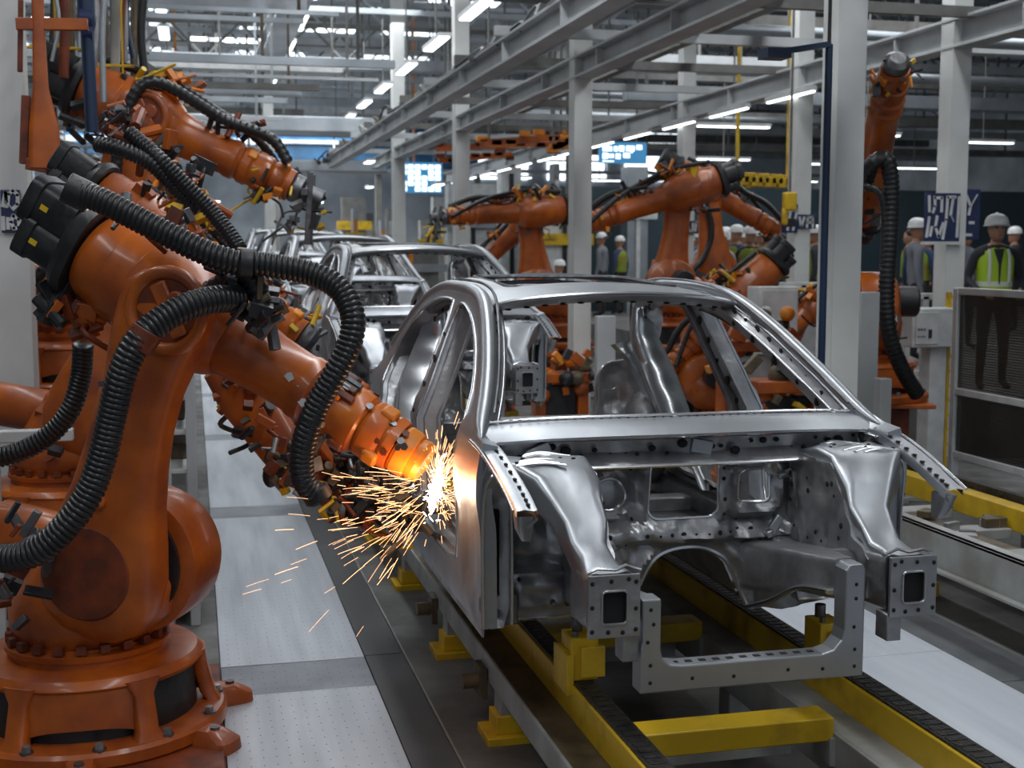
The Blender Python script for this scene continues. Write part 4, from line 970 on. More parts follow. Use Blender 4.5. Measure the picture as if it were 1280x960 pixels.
    if tool == 'grip':
        m = MB(); 
        for q in (-.16, .16): m.bar(T + V((0, q, .05)) + nz * .1, T + V((0, q, -.05)) - nz * .28 + d * .14, .04, .04)
        m.bar(T + V((0, -.25, 0)), T + V((0, .25, 0)), .05, .05).bar(T - nz * .2 + V((0, -.28, 0)), T - nz * .2 + V((0, .28, 0)), .04, .04).cyl(T - d * .05, T + d * .12, .07)
        bd(m, 'gripper_frame', 'steel_dark', bevel=.004)
        cluster(T - nz * .12 + d * .05, (.13, .22, .15), 18, 'gripper_clamp', ['steel', 'black', 'yellow' if seed % 2 else 'steel_dark'])
    if tool == 'dress' or tool == 'grip' and not hero:
        cluster(J3 + nz * .25 - d * .05, (.26, .16, .08), 34, 'hose_carrier', ['amber', 'yellow', 'black', 'orange'], (.03, .085))
        cluster(F0 + d * .45 + nz * .15, (.22, .08, .05), 20, 'cable_clamp', ['black', 'amber', 'orange_dark', 'steel_dark'])
        cluster(J2 + V((.0, -.1, -.15)), (.35, .3, .15), 26, 'valve_block', ['black', 'orange', 'yellow', 'steel_dark', 'white'], (.03, .09))
        cluster(J3 - d * .2 - nz * .15 + V((0, -.1, 0)), (.3, .2, .16), 18, 'elbow_fitting', ['black', 'orange_dark', 'steel_dark'], (.03, .08))
        cluster(W0 + d * .3, (.2, .15, .12), 24, 'wrist_fitting', ['amber', 'black', 'steel_dark', 'yellow'], (.02, .06))
    if hoses:
        h1 = catmull([(-.25, -.42, .30 + ped), (-.32, -.45, .62 + ped), J2 + V((-.22, -.40, .15)), J2 + l1 * .55 + V((-.06, -.40, 0)), J3 + V((-.12, -.42, -.06)), J3 + V((.05, -.38, .18)) + nz * .05, F0 + d * .45 + nz * .22 + V((0, -.12, 0)), F0 + d * .8 + nz * .24 + V((0, -.10, 0)), F0 + d * (1.15 + wf) + nz * .14 + V((0, -.12, 0))], 8)
        bd(MB().tube(h1, .042, 10, rings=.045), 'cable_hose', 'rubber', smooth=60)
        h2 = catmull([J3 - d * .45 + nz * .25 + V((0, .05, 0)), J3 + nz * .30 + V((0, .02, 0)), F0 + d * .4 + nz * .26, F0 + d * .75 + nz * .18 + V((0, .06, 0)), F0 + d * (1.2 + wf) - nz * .0 + V((0, .15, 0))], 8)
        bd(MB().tube(h2, .03, 8, rings=.045), 'cable_hose', 'rubber', smooth=60)
    return t, dict(J2=J2, J3=J3, F0=F0, W0=W0, d=d, nz=nz)

RG = 'orange welding robots along the line'
hero, H = robot('large orange robot in the left foreground welding the nearest car body', (-.48, 5.80, 0.0), R(-25), 16.9, -31, RG, hero=True, tool='none', hoses=False, seed=3, j2=(.22, 0, .775), ll=1.10, flen=1.165)
def hose(pts, r, name='corrugated_hose', pitch=.021, parent=hero, m='rubber', n=14, label=None):
    return build(MB().tube(catmull([px(a, b, Y=y) for a, b, y in pts], 8), r, n, rings=pitch, dep=.13), name, m, parent, smooth=70, label=label)
def band(x, y, Y, r, d, parent=hero, m='black', w=.05):
    c = px(x, y, Y=Y); d = V(d).normalized(); return build(MB().cyl(c - d * w / 2, c + d * w / 2, r, n=16), 'hose_clamp', m, parent, bevel=.004)
hose([(98, 241, 5.22), (125, 250, 5.17), (165, 270, 5.12), (215, 296, 5.08), (262, 318, 5.05), (302, 331, 5.05)], .050)
hose([(312, 328, 5.05), (345, 333, 5.03), (392, 343, 5.0), (425, 362, 4.95), (441, 395, 4.9), (437, 430, 4.88), (420, 465, 4.88), (400, 500, 4.9), (385, 535, 4.92), (377, 570, 4.95), (380, 600, 4.97), (398, 622, 5.0)], .049)
hose([(300, 374, 5.16), (270, 374, 5.08), (235, 383, 5.02), (200, 402, 4.98), (170, 430, 4.95), (152, 470, 4.95), (140, 520, 4.97), (128, 570, 4.98), (112, 615, 4.98), (85, 655, 4.98), (48, 688, 5.0), (5, 698, 5.05), (-40, 690, 5.1)], .055)
hose([(-20, 575, 6.2), (20, 566, 6.2), (60, 545, 6.2), (88, 512, 6.2), (101, 470, 6.2), (104, 430, 6.15)], .048)
band(308, 329, 5.05, .056, (1, 0, -.1)); band(396, 618, 5.0, .056, (.5, 0, -1)); band(98, 241, 5.22, .060, (1, 0, -.5), w=.10)
band(178, 424, 4.96, .060, (.6, 0, .9), m='orange_dark', w=.08); band(390, 525, 4.92, .054, (.4, 0, 1), w=.03)
# clutter of fittings joining the hoses above the forearm
r3 = random.Random(21)
def junk(path, n, names, mats, sz, spread, parent, seed, pipe=.35):
    rg = random.Random(seed); P = [px(a, b, Y=y) for a, b, y in path]
    for nm, mm in zip(names, mats):
        for k in range(n):
            m = MB(); t = rg.random() * (len(P) - 1); i = int(t); p = P[i].lerp(P[i + 1], t - i) + V((rg.uniform(-1, 1), rg.uniform(-1, 1) * 1.2, rg.uniform(-1, 1))) * spread
            a_ = rg.uniform(*sz); ro_ = Matrix.Rotation(rg.uniform(-1.5, 1.5), 3, 'Y') @ Matrix.Rotation(rg.uniform(-1, 1), 3, 'X'); ty = rg.random()
            if ty < 1 - pipe: m.box(p, (a_ * rg.uniform(.8, 2), a_ * .8, a_ * rg.uniform(.3, 1)), ro_)
            elif ty < 1 - pipe / 2: q = ro_ @ V((0, 0, a_ * 1.2)); m.cyl(p - q, p + q, a_ * .4, n=10)
            else: m.tube(catmull([p, p + V((rg.uniform(-1, 1), rg.uniform(-1, 1), rg.uniform(-1, .5))) * a_ * 1.2, p + V((rg.uniform(-1.2, 1.2), rg.uniform(-1, 1), -.8)) * a_ * 2], 5), a_ * .14 + .004, 6)
            build(m, nm, mm, parent, smooth=30, bevel=.0025)
junk([(285, 345, 5.2), (315, 370, 5.15), (335, 400, 5.2)], 9, ['hose_manifold', 'hose_manifold', 'pipe_fitting', 'bracket'], ['black', 'black', 'steel_dark', 'brown'], (.03, .07), .07, hero, 31)
build(MB().tube(catmull([px(300, 335, Y=5.15), px(318, 352, Y=5.13), px(326, 378, Y=5.15), px(335, 405, Y=5.2)], 6), .045, 12, rings=.03), 'corrugated_hose', 'rubber', hero, smooth=70)
build(MB().tube(catmull([px(255, 372, Y=5.3), px(275, 355, Y=5.25), px(298, 350, Y=5.2)], 6), .04, 12, rings=.03), 'corrugated_hose', 'rubber', hero, smooth=70)
# lower left fittings of the elbow
junk([(70, 372, 5.7), (95, 395, 5.7), (120, 425, 5.7)], 6, ['elbow_bracket', 'elbow_bracket', 'plug'], ['orange', 'orange_dark', 'black'], (.05, .10), .06, hero, 33, .2)
junk([(20, 640, 5.5), (40, 700, 5.4), (10, 760, 5.5)], 8, ['cable_plug', 'valve', 'cable_plug'], ['black', 'steel_dark', 'orange_dark'], (.03, .07), .09, hero, 35)
junk([(250, 300, 5.35), (200, 275, 5.35), (150, 255, 5.4)], 6, ['cable_guide', 'cable_guide'], ['steel_dark', 'orange_dark'], (.03, .06), .05, hero, 36)
# big gripper carried under the forearm: frame with many fittings
gp = [(285, 480, 6.1), (325, 520, 5.95), (365, 570, 5.8), (410, 600, 5.7), (455, 640, 5.6)]
junk(gp, 34, ['gripper_body', 'gripper_body', 'gripper_plate', 'gripper_hose', 'gripper_fitting'], ['orange', 'orange_dark', 'steel_dark', 'black', 'brown'], (.025, .07), .10, hero, 41)
junk([(300, 500, 6.0), (350, 570, 5.8), (395, 605, 5.7), (430, 630, 5.6)], 8, ['gripper_cap', 'gripper_clip'], ['steel', 'yellow'], (.02, .04), .075, hero, 42)
junk([(430, 560, 5.75), (480, 600, 5.6), (518, 662, 5.52)], 44, ['clamp_frame', 'clamp_block', 'clamp_hose', 'clamp_tip'], ['steel_dark', 'brown', 'black', 'steel'], (.02, .06), .10, hero, 43)
junk([(440, 560, 5.75), (500, 620, 5.6), (500, 670, 5.6)], 5, ['clamp_mark'], ['yellow'], (.015, .035), .08, hero, 44)
A0, A1, A2 = px(280, 455, Y=6.15), px(355, 565, Y=5.9), px(430, 635, Y=5.7)
build(MB().loft([(A0, (0, 1, 0), (A1 - A0).cross(V((0, 1, 0))).normalized(), .09, .11, 4), (A0.lerp(A1, .4), (0, 1, 0), (A1 - A0).cross(V((0, 1, 0))).normalized(), .10, .13, 4), (A1, (0, 1, 0), (A2 - A0).cross(V((0, 1, 0))).normalized(), .09, .10, 4), (A2, (0, 1, 0), (A2 - A1).cross(V((0, 1, 0))).normalized(), .04, .05, 4)], 20), 'gripper_spine', 'orange', hero, smooth=50)
build(MB().bar(px(420, 545, Y=5.9), px(520, 655, Y=5.6), .12, .12), 'clamp_beam', 'steel_dark', hero, bevel=.01)
build(MB().cyl(px(238, 548 - 0, Y=6.1), px(243, 580, Y=6.1), .03).ball(px(243, 575, Y=6.1), .04) if 0 else MB().ball(px(338, 595, Y=5.85), .045, 12, 8, (.8, .8, 1.2)), 'rubber_stop', 'black', hero)

lrob, _ = robot('orange robot directly behind the foreground one, black motors upper left', (-.74, 7.85, .0), R(-12), 23, -35, RG, tool='dress', seed=6, ped=.47, s=.92, hoses=False, flen=1.15)
for pts, r in (([(120, 180, 6.9), (150, 186, 6.85), (190, 205, 6.85), (225, 240, 6.9), (250, 262, 6.9)], .042), ([(160, 165, 6.9), (195, 195, 6.85), (232, 232, 6.85), (262, 262, 6.85), (285, 290, 6.8), (300, 312, 6.75)], .042)):
    hose(pts, r, parent=lrob)
junk([(140, 150, 7.2), (200, 190, 7.2), (240, 230, 7.2)], 14, ['cable_guide', 'cable_guide', 'hose_carrier', 'pipe_fitting'], ['black', 'orange_dark', 'orange', 'steel_dark'], (.03, .08), .10, lrob, 51)
robot('orange robot at the left reaching up and over, gripper near the roof beams', (-.80, 9.6, .0), R(-8), 17, -25, RG, tool='grip', seed=7, ped=1.10, hoses=True, flen=1.2)
robot('far orange robot at the left reaching into the second car body', (-.95, 12.3, .0), R(-10), 12, -33, RG, tool='grip', seed=8, ped=.55, flen=1.7)
robot('distant orange robot on the left beside the third car body', (-.95, 17.5, .0), R(-12), 5, -20, RG, tool='grip', seed=9, ped=.4)
# right hand side
rright, _ = robot('orange robot seen end-on between the broad column and the sign', (5.62, 10.2, 0), R(252), 0, 38, RG, tool='dress', seed=11, ped=.78, hoses=False)
hose([(1083, 226, 9.3), (1090, 205, 9.2), (1108, 200, 9.15), (1114, 235, 9.15), (1112, 300, 9.15), (1108, 370, 9.15), (1112, 420, 9.15), (1128, 462, 9.2), (1146, 492, 9.3)], .065, parent=rright, pitch=.04)
hose([(1080, 232, 9.2), (1100, 242, 9.15), (1106, 275, 9.15), (1104, 330, 9.15)], .03, parent=rright, pitch=.04)
robot('tall orange robot right of the middle column with yellow hose carriers', (5.95, 15.0, 0), R(172), -4, -18, RG, tool='dress', seed=12, ped=.85)
robot('orange robot behind the second car body, arm reaching left', (5.0, 17.9, 0), R(185), 6, -4, RG, tool='grip', seed=13, ped=.70)
robot('orange robot half hidden behind the pale middle column', (5.7, 20.4, 0), R(150), 14, -42, RG, tool='grip', seed=14, ped=.6)
robot('low orange robot seen through the windscreen of the nearest body', (5.25, 12.3, 0), R(170), -24, -46, RG, tool='grip', seed=15, ped=.1, s=.85)
robot('small orange robot crouching near the fence, seen through the side window', (6.35, 12.9, 0), R(200), -30, -30, RG, tool='grip', seed=16, ped=.15, s=.75)
# second arm of the tall robot: a neighbour facing right
robot('orange robot behind the tall one with its arm lowered to the right', (6.9, 17.2, 0), R(-10), -5, -30, RG, tool='grip', seed=17, ped=1.0, flen=1.1 + .27)

# ---- fixtures on the floor right of the line
def cabinet(x, y, z, w, d, h, label, m='white', name='control_cabinet'):
    t = thing(name, label, 'cabinet', (x, y, z)); build(MB().bb(x - w / 2, x + w / 2, y - d / 2, y + d / 2, z, z + h), 'housing', m, t, bevel=.01)
    build(MB().bb(x - w / 2 + .02, x + w / 2 - .02, y - d / 2 - .012, y - d / 2, z + .03, z + h - .03), 'door', m, t, bevel=.004)
    build(MB().bb(x + w * .3, x + w * .34, y - d / 2 - .03, y - d / 2 - .012, z + h * .4, z + h * .6), 'handle', 'black', t); return t
def post(x0, x1, ytop, Y, label, m='beamgrey', zb=-.004, name='machine_post'):
    a = px(x0, ytop, Y=Y); b = px(x1, ytop, Y=Y); t = thing(name, label, 'post', ((a.x + b.x) / 2, Y, zb))
    build(MB().bb(a.x, b.x, Y - .05, Y + .05, zb, a.z), 'tube', m, t, bevel=.006); build(MB().bb(a.x - .03, b.x + .03, Y - .08, Y + .08, zb, zb + .02), 'foot', m, t); return t
post(1072, 1096, 365, 8.9, 'grey post just right of the broad column', 'beamgrey'); post(1097, 1111, 473, 8.6, 'short grey post right of the broad column')
post(745, 768, 395, 13.2, 'grey post right of the middle column, seen through the windscreen')
a = px(1128, 385, Y=10.9); b = px(1188, 432, Y=10.9)
t = thing('junction_box', 'white junction box on the column below the navy sign', 'box', ((a.x + b.x) / 2, 10.9, b.z))
build(MB().bb(a.x, b.x, 10.72, 11.0, b.z, a.z), 'housing', 'white', t, bevel=.012); build(MB().bb(a.x + .03, a.x + .27, 10.705, 10.72, b.z + .03, a.z - .03), 'door', 'white', t, bevel=.006)
build(MB().bb(a.x + .16, a.x + .19, 10.69, 10.705, b.z + .09, b.z + .17), 'lock', 'black', t)
m = MB()
for k in range(6): m.bb(a.x + .05 + (k % 3) * .03, a.x + .07 + (k % 3) * .03, 10.70, 10.705, b.z + .1 + (k // 3) * .06, b.z + .11 + (k // 3) * .07)
build(m, 'label_print', 'brace', t, smooth=0)
p1 = px(1157, 440, Y=10.9); p2 = px(1178, 440, Y=10.9)
build(MB().bb(p1.x, p2.x, 10.82, 11.0, -.004, b.z), 'stand', 'white', t, bevel=.01)
# navy signs; glyph strokes in a unit square (x right, y up)
def sign(x0, y0, x1, y1, Y, label, strokes, extra=None, w=.05, tilt=0):
    a = px(x0, y0, Y=Y); b = px(x1, y1, Y=Y); W_ = b.x - a.x; H_ = a.z - b.z
    t = thing('sign', label, 'sign', ((a.x + b.x) / 2, Y, b.z))
    build(MB().bb(a.x, b.x, Y, Y + .02, b.z, a.z), 'board', 'navy', t, bevel=.004)
    m = MB()
    for st in strokes:
        P = [V((a.x + u * W_, Y - .004, b.z + v_ * H_)) for u, v_ in st]
        for q, r_ in zip(P, P[1:]):
            dd = (r_ - q).normalized() * w * .3; m.bar(q - dd, r_ + dd, w, .006) if abs((r_ - q).z) > abs((r_ - q).x) else m.bar(q - dd, r_ + dd, .006, w)
    build(m, 'lettering', 'white', t, smooth=0)
    if extra: build(MB().bb(a.x - .02, b.x + .01, Y - .04, Y + .03, b.z - .03, b.z), 'ledge', 'white', t)
    return t
sign(1157, 241, 1199, 302, 11.465, 'navy sign with white characters on the column above the white box', [[(.10, .93), (.12, .62)], [(.26, .92), (.27, .72), (.22, .60)], [(.26, .90), (.46, .90), (.46, .62)], [(.62, .92), (.60, .45), (.52, .06)], [(.62, .92), (.84, .92)], [(.78, .90), (.72, .55), (.80, .42)], [(.95, .92), (.92, .1)], [(.12, .5), (.06, .1)], [(.34, .52), (.30, .3), (.40, .1), (.52, .38)], [(.2, .3), (.16, .12)]], True, .028)
sign(1200, 236, 1224, 300, 11.5, 'smaller navy sign with a white Y shape right of the column', [[(.08, .86), (.10, .64)], [(.32, .86), (.52, .66), (.80, .88)], [(.52, .66), (.45, .5)], [(.08, .34), (.28, .34)], [(.5, .34), (.7, .34)], [(.3, .1), (.6, .1)]], False, .028)
sign(0, 237, 27, 291, 8.64, 'navy sign with pale X O 1 0 characters on the left column', [[(.1, .62), (.28, .94), (.30, .6)], [(.42, .9), (.36, .68), (.60, .55), (.86, .66), (.88, .88), (.65, .98), (.42, .9)], [(.1, .36), (.1, .08)], [(.34, .34), (.34, .1)], [(.62, .40), (.50, .25), (.62, .1), (.88, .12), (.9, .32), (.62, .40)]], False, .022)
sign(978, 255, 997, 291, 14.80, 'small dark sign with white strokes beside the second right column', [[(.1, .75), (.9, .8)], [(.5, .72), (.35, .1)], [(.9, .7), (.7, .1)]], False, .03)
sign(997, 268, 1020, 286, 14.80, 'small white-lettered sign on the second right column', [[(.1, .8), (.2, .1), (.35, .8)], [(.5, .1), (.55, .8), (.8, .8), (.82, .1)], [(.52, .45), (.8, .45)]], False, .03)
sign(858, 276, 878, 292, 18.66, 'small navy sign with pale strokes on the third right column', [[(.1, .8), (.15, .2), (.4, .2), (.4, .8)], [(.55, .2), (.6, .9), (.85, .85), (.9, .2)]], False, .035)

# fence at the right
fx = 6.52
def fence(label, x, y0, y1, posts, z1=1.74, zm=.86, z0=.30):
    t = thing('safety_fence', label, 'fence', (x, y0, -.004))
    for z in (z1, zm, z0): build(MB().bb(x - .03, x + .03, y0, y1, z - .03, z + .03), 'rail', 'white', t, bevel=.005)
    for y in posts: build(MB().bb(x - .035, x + .035, y - .035, y + .035, -.004, z1 + .02), 'post', 'white', t, bevel=.005)
    for a_, b_ in ((z0 + .03, zm - .03), (zm + .03, z1 - .03)):
        for p, q in zip(posts, posts[1:]): build(MB().bb(x - .004, x + .004, p + .035, q - .035, a_, b_), 'mesh_screen', 'mesh_screen', t, smooth=0)
    return t
fence('white framed safety fence with dark mesh at the right edge', fx, 4.5, 10.15, [10.12, 7.2, 4.6])
# rails across behind the line
for (x0, x1, yy, zz, Y, lab) in ((905, 1036, 357, 1.75, 14.2, 'white rail of the far barrier in front of the crowd'), (1112, 1200, 371, 1.6, 12.0, 'white rail between the fence and the end-on robot')):
    a = px(x0, yy, Y=Y); b = px(x1, yy, Y=Y); t = thing('barrier', lab, 'barrier', ((a.x + b.x) / 2, Y, -.004))
    build(MB().bb(a.x, b.x, Y - .03, Y + .03, a.z - .035, a.z + .035), 'rail', 'white', t, bevel=.006)
    build(MB().bb(a.x, b.x, Y - .02, Y + .02, .8, .85), 'rail', 'white', t)
    n = 4
    for i in range(n + 1): x = a.x + (b.x - a.x) * i / n; build(MB().bb(x - .03, x + .03, Y - .03, Y + .03, -.004, a.z), 'post', 'white', t)
# yellow ladder post by the fence
t = thing('ladder', 'yellow ladder between the white box stand and the fence', 'ladder', (6.9, 10.9, 0))
p1 = px(1186, 400, Y=10.9); p2 = px(1197, 400, Y=10.9)
for x in (p1.x, p2.x + .03): build(MB().bb(x - .015, x + .015, 10.88, 10.94, -.004, 1.7), 'stile', 'yellow', t)
for k in range(12): build(MB().bb(p1.x, p2.x + .03, 10.9, 10.92, .1 + k * .14, .13 + k * .14), 'rung', 'yellow', t)
# platform for the crowd
struct(MB().bb(7.75, 26, 11.4, 29.9, -.004, .62), 'trim_1', 'concrete')

# machinery seen low behind the nearest body on the right
r4 = random.Random(77)
for i, (x, y, Y, lab) in enumerate(((700, 470, 13.5, 'orange fixture stand with dark openings behind the body, left of the middle column'), (862, 480, 13.4, 'orange fixture stand seen through the rear side opening'), (940, 430, 10.6, 'pale machine block with orange fittings seen through the front side opening'), (985, 480, 9.55, 'low orange fixture with dark hoses near the blue pipe'), (660, 440, 14.5, 'orange machine base behind the engine bay of the second body'))):
    c = px(x, y, Y=Y); t = thing('fixture_stand', lab, 'machine', (c.x, Y, -.004))
    m1 = 'white' if i == 2 else 'orange_dark'
    build(MB().bb(c.x - .30, c.x + .30, Y - .15, Y + .25, -.004, .10).bb(c.x - .30, c.x - .18, Y - .1, Y + .1, .1, c.z).bb(c.x + .18, c.x + .30, Y - .1, Y + .1, .1, c.z).bb(c.x - .32, c.x + .32, Y - .15, Y + .2, c.z - .06, c.z + .04), 'frame', 'orange', t, bevel=.01)
    build(MB().bb(c.x - .17, c.x + .17, Y - .05, Y + .1, .3, c.z - .1), 'housing', m1 if i == 2 else 'black', t, bevel=.01)
    for mm, nm in (('orange', 'clamp'), ('black', 'valve'), (('white' if i == 2 else 'steel_dark'), 'fitting'), ('yellow' if i % 2 else 'amber', 'cap'), ('brown', 'bracket')):
        for k in range(7):
            m = MB(); p = V((c.x + r4.uniform(-.35, .35), Y + r4.uniform(-.2, .15), c.z + r4.uniform(-.25, .28)))
            if k % 3: m.box(p, (r4.uniform(.06, .16), r4.uniform(.05, .1), r4.uniform(.04, .12)), Matrix.Rotation(r4.uniform(-1, 1), 3, 'Y'))
            else: m.ball(p, r4.uniform(.05, .1), 10, 6)
            build(m, nm, mm, t, smooth=35, bevel=.004)
cabinet(px(1010, 400, Y=14.2).x - .1, 14.2, 0, .6, .4, 1.6, 'white control cabinet behind the blue pipe'); cabinet(px(965, 400, Y=11.6).x, 11.6, -.004, .40, .3, 1.75, 'white valve cabinet above the orange fittings')

# ---- left side: rack, fence, hanging tools
t = thing('parts_rack', 'white open parts rack between foreground robot and walkway', 'rack', (-.2, 9, -.004))
for y in (7.35, 8.8, 10.4, 12.2):
    for x in (-.03, -.17): build(MB().bb(x - .028, x + .028, y - .028, y + .028, -.004, 1.50), 'post', 'beamgrey', t, bevel=.005)
for i, z in enumerate((.12, .36, .62, .86, 1.08, 1.27, 1.44)):
    build(MB().bb(-.185, -.03, 7.35, 12.2, z, z + .025), 'shelf', 'white', t, bevel=.004)
    build(MB().bb(-.035, -.02, 7.35, 12.2, z - .02, z + .04), 'shelf_lip', 'white', t)
for i in range(22):
    z = (.145, .385, .645, .885, 1.105)[i % 5]; y = 7.5 + (i // 5) * .95 + r4.random() * .3; h = r4.uniform(.05, .14)
    build(MB().bb(-.17 + r4.random() * .03, -.05 - r4.random() * .02, y, y + .3 + r4.random() * .3, z, z + h), 'stored_part', r4.choice(['black', 'white', 'greypaint', 'white', 'brown']), t, bevel=.008)
t = thing('safety_fence', 'yellow barred safety fence behind the left column', 'fence', (-2.2, 10.7, -.004))
for z in (.25, 1.0, 1.75): build(MB().bb(-3.6, -1.1, 10.67, 10.73, z - .03, z + .03), 'rail', 'white' if z > 1.7 else 'yellow', t, bevel=.004)
for k in range(12):
    x = -3.55 + k * .22; build(MB().bb(x - .025, x + .025, 10.67, 10.73, -.004, 1.75), 'bar', 'yellow_bright', t, bevel=.004)
t = thing('safety_fence', 'second yellow fence farther back at the left', 'fence', (-2.6, 13.3, -.004))
for k in range(9): x = -3.8 + k * .27; build(MB().bb(x - .03, x + .03, 13.3, 13.36, -.004, 1.9), 'bar', 'yellow_bright' if k % 3 else 'white', t)
for z in (.6, 1.3, 1.9): build(MB().bb(-3.8, -1.5, 13.3, 13.36, z - .03, z + .03), 'rail', 'white', t)
for i, (x, Y, w_, h) in enumerate(((-1.95, 11.6, .5, 1.1), (-1.45, 11.2, .3, 1.4), (-2.6, 11.4, .5, 1.3))):
    cabinet(x, Y, -.004, w_, .4, h, ('low', 'tall', 'left')[i] + ' pale cabinet behind the yellow fence bars')
p = px(20, 545, Y=6.9)
t = thing('barrier', 'white rail with post at the far left behind the black hose', 'barrier', (-1.3, 6.9, -.004))
build(MB().bb(-2.6, px(92, 545, Y=6.9).x, 6.86, 6.94, p.z - .03, p.z + .03), 'rail', 'white', t, bevel=.006)
for x in (-2.2, -1.55, -1.0): build(MB().bb(x - .03, x + .03, 6.87, 6.93, -.004, p.z), 'post', 'white', t)
# hanging orange tool at top left
t = thing('hanging_tool', 'orange hanging clamp tool at the top left', 'tool', (px(47, 100, Y=8.4).x, 8.4, 2.5))
q = [px(47, v, Y=8.4) for v in (0, 30, 110, 210)]; xa = q[0].x
build(MB().loft([((xa, 8.4, 10.58), (1, 0, 0), (0, 1, 0), .025, .02, 4), ((xa, 8.4, q[1].z), (1, 0, 0), (0, 1, 0), .035, .03, 4), ((xa, 8.4, q[2].z), (1, 0, 0), (0, 1, 0), .045, .04, 4), ((xa + .01, 8.4, q[3].z + .25), (1, 0, 0), (0, 1, 0), .085, .05, 4), ((xa + .01, 8.4, q[3].z), (1, 0, 0), (0, 1, 0), .10, .05, 4)], 16), 'stem', 'orange', t)
build(MB().bar(px(20, 30, Y=8.4), px(110, 31, Y=8.4), .05, .07), 'crossbar', 'orange', t, bevel=.004)
build(MB().bar(px(33, 120, Y=8.45), px(30, 205, Y=8.45), .05, .08).bar(px(26, 0, Y=8.5), px(25, 90, Y=8.5), .03, .03), 'side_plate', 'orange_dark', t, bevel=.004)
build(MB().bar(px(47, 200, Y=8.4), px(45, 214, Y=8.4), .12, .08), 'jaw', 'orange_dark', t, bevel=.004)
t = thing('air_pipe', 'dark blue hanging pipe beside the orange hanging tool', 'pipe', (px(113, 60, Y=8.6).x, 8.6, 2.9))
build(MB().tube([V((px(106, -60, Y=8.6).x, 8.6, 10.58))] + catmull([px(106, -60, Y=8.6), px(108, 20, Y=8.6), px(111, 80, Y=8.6), px(115, 165, Y=8.6)], 6), [.055] * 9 + [.04] * 20, 12), 'pipe', 'bluepipe', t)
build(MB().cyl(px(100, 22, Y=8.6), px(116, 24, Y=8.6), .07).cyl(px(104, 40, Y=8.6), px(116, 41, Y=8.6), .055), 'collar', 'navy', t)
r5 = random.Random(15)
for i in range(26):
    x = 60 + i * 4.9 + r5.uniform(-3, 3); Y = 9 + r5.random() * 4; a = px(x, -30, Y=Y); b = px(x + r5.uniform(-4, 4), r5.uniform(60, 165), Y=Y)
    mm = ['duct', 'rubber', 'greypaint', 'steel', 'orange_dark', 'bluepipe', 'brown', 'duct'][i % 8]
    build(MB().tube([V((a.x, a.y, 10.58))] + catmull([a, (a + b) / 2 + V((r5.uniform(-.05, .05), 0, 0)), b], 5), r5.uniform(.012, .035), 8), 'hanging_hose', mm, smooth=60, label='hose hanging in the bundle at the upper left', cat='hose', group='hose bundle at the upper left')
for i in range(9):
    x = 70 + i * 14; Y = 9.5 + (i % 3); y_ = 60 + (i * 37) % 90; a = px(x, y_, Y=Y)
    build(MB().box(a, (.12, .08, .05 + .03 * (i % 3)), Matrix.Rotation(.3 * (i % 3), 3, 'Y')).bar(a + V((-.3, 0, 0)), a + V((.3, 0, 0)), .02, .02).bar(a, (a.x, a.y, 10.57), .015, .015), 'hose_hanger', ('yellow', 'brown', 'steel_dark')[i % 3], bevel=.004, label='small bracket holding the upper left hoses', cat='bracket', group='brackets in the hose bundle')
# overhead hose and cable clutter above the first long beam, and orange overhead cranes
for i in range(30):
    Y = 12 + i * .9; a = V((3.25 + r5.uniform(-.08, .08), Y, 4.29 + r5.uniform(0, .02)))
    build(MB().box(a, (r5.uniform(.08, .25), .12, r5.uniform(.04, .12)), Matrix.Rotation(r5.uniform(-1, 1), 3, 'Y')).tube(catmull([a, a + V((r5.uniform(-.2, .2), .3, .12)), a + V((r5.uniform(-.2, .2), .7, -.05))], 4), .02, 6), 'cable_fitting', r5.choice(['black', 'steel_dark', 'brown', 'greypaint']), bevel=.004, label='dark cable fitting lying above the left overhead beam', cat='fitting', group='fittings above the left overhead beam')
for i, (x0, x1, y_, Y) in enumerate(((545, 705, 182, 26), (600, 712, 175, 23), (548, 640, 197, 29), (690, 712, 180, 22))):
    a = px(x0, y_ + 4, Y=Y); b = px(x1, y_ - 4, Y=Y); t = thing('crane_bridge', 'orange overhead crane bridge number seen ' + ('lowest and widest', 'nearer, at the middle column', 'farthest left', 'shortest, touching the middle column')[i] + ' behind the robots', 'crane', (a.x, Y, a.z)); t['label'] = 'orange overhead crane bridge behind the robots, ' + ('the widest one', 'above the widest one', 'below the widest one', 'short one at the middle column')[i]
    build(MB().bar(a, b, .10, .12), 'girder', 'orange', t); m = MB()
    for k in range(7): p = a.lerp(b, k / 6 * .95 + .02); m.box(p + V((0, 0, r5.uniform(-.1, .12))), (.2, .1, .1))
    build(m, 'trolley', 'amber' if i % 2 else 'orange_dark', t, bevel=.01, kind='stuff')
    for q_ in (.1, .9): p = a.lerp(b, q_); build(MB().bb(p.x - .02, p.x + .02, p.y - .02, p.y + .02, p.z, 10.56), 'hanger', 'brace', t)
for i in range(10):
    a = px(918 + i * 8.5, 222 + (i * 5 % 9), Y=20)
    build(MB().bb(a.x - .1, a.x + .1, 19.9, 20.1, a.z - .07, a.z + .09), 'hoist_trolley', 'yellow', bevel=.01, label='yellow hoist trolley on the rail above the crowd', cat='hoist', group='yellow trolleys above the crowd')
a = px(905, 232, Y=20.0); b = px(1000, 224, Y=20.0)
build(MB().bar(a, b, .12, .14).bb(a.x + .2, a.x + .25, 19.98, 20.02, a.z, 10.56).bb(b.x - .25, b.x - .2, 19.98, 20.02, b.z, 10.56), 'hoist_rail', 'yellow', label='yellow hoist rail above the crowd', cat='rail')
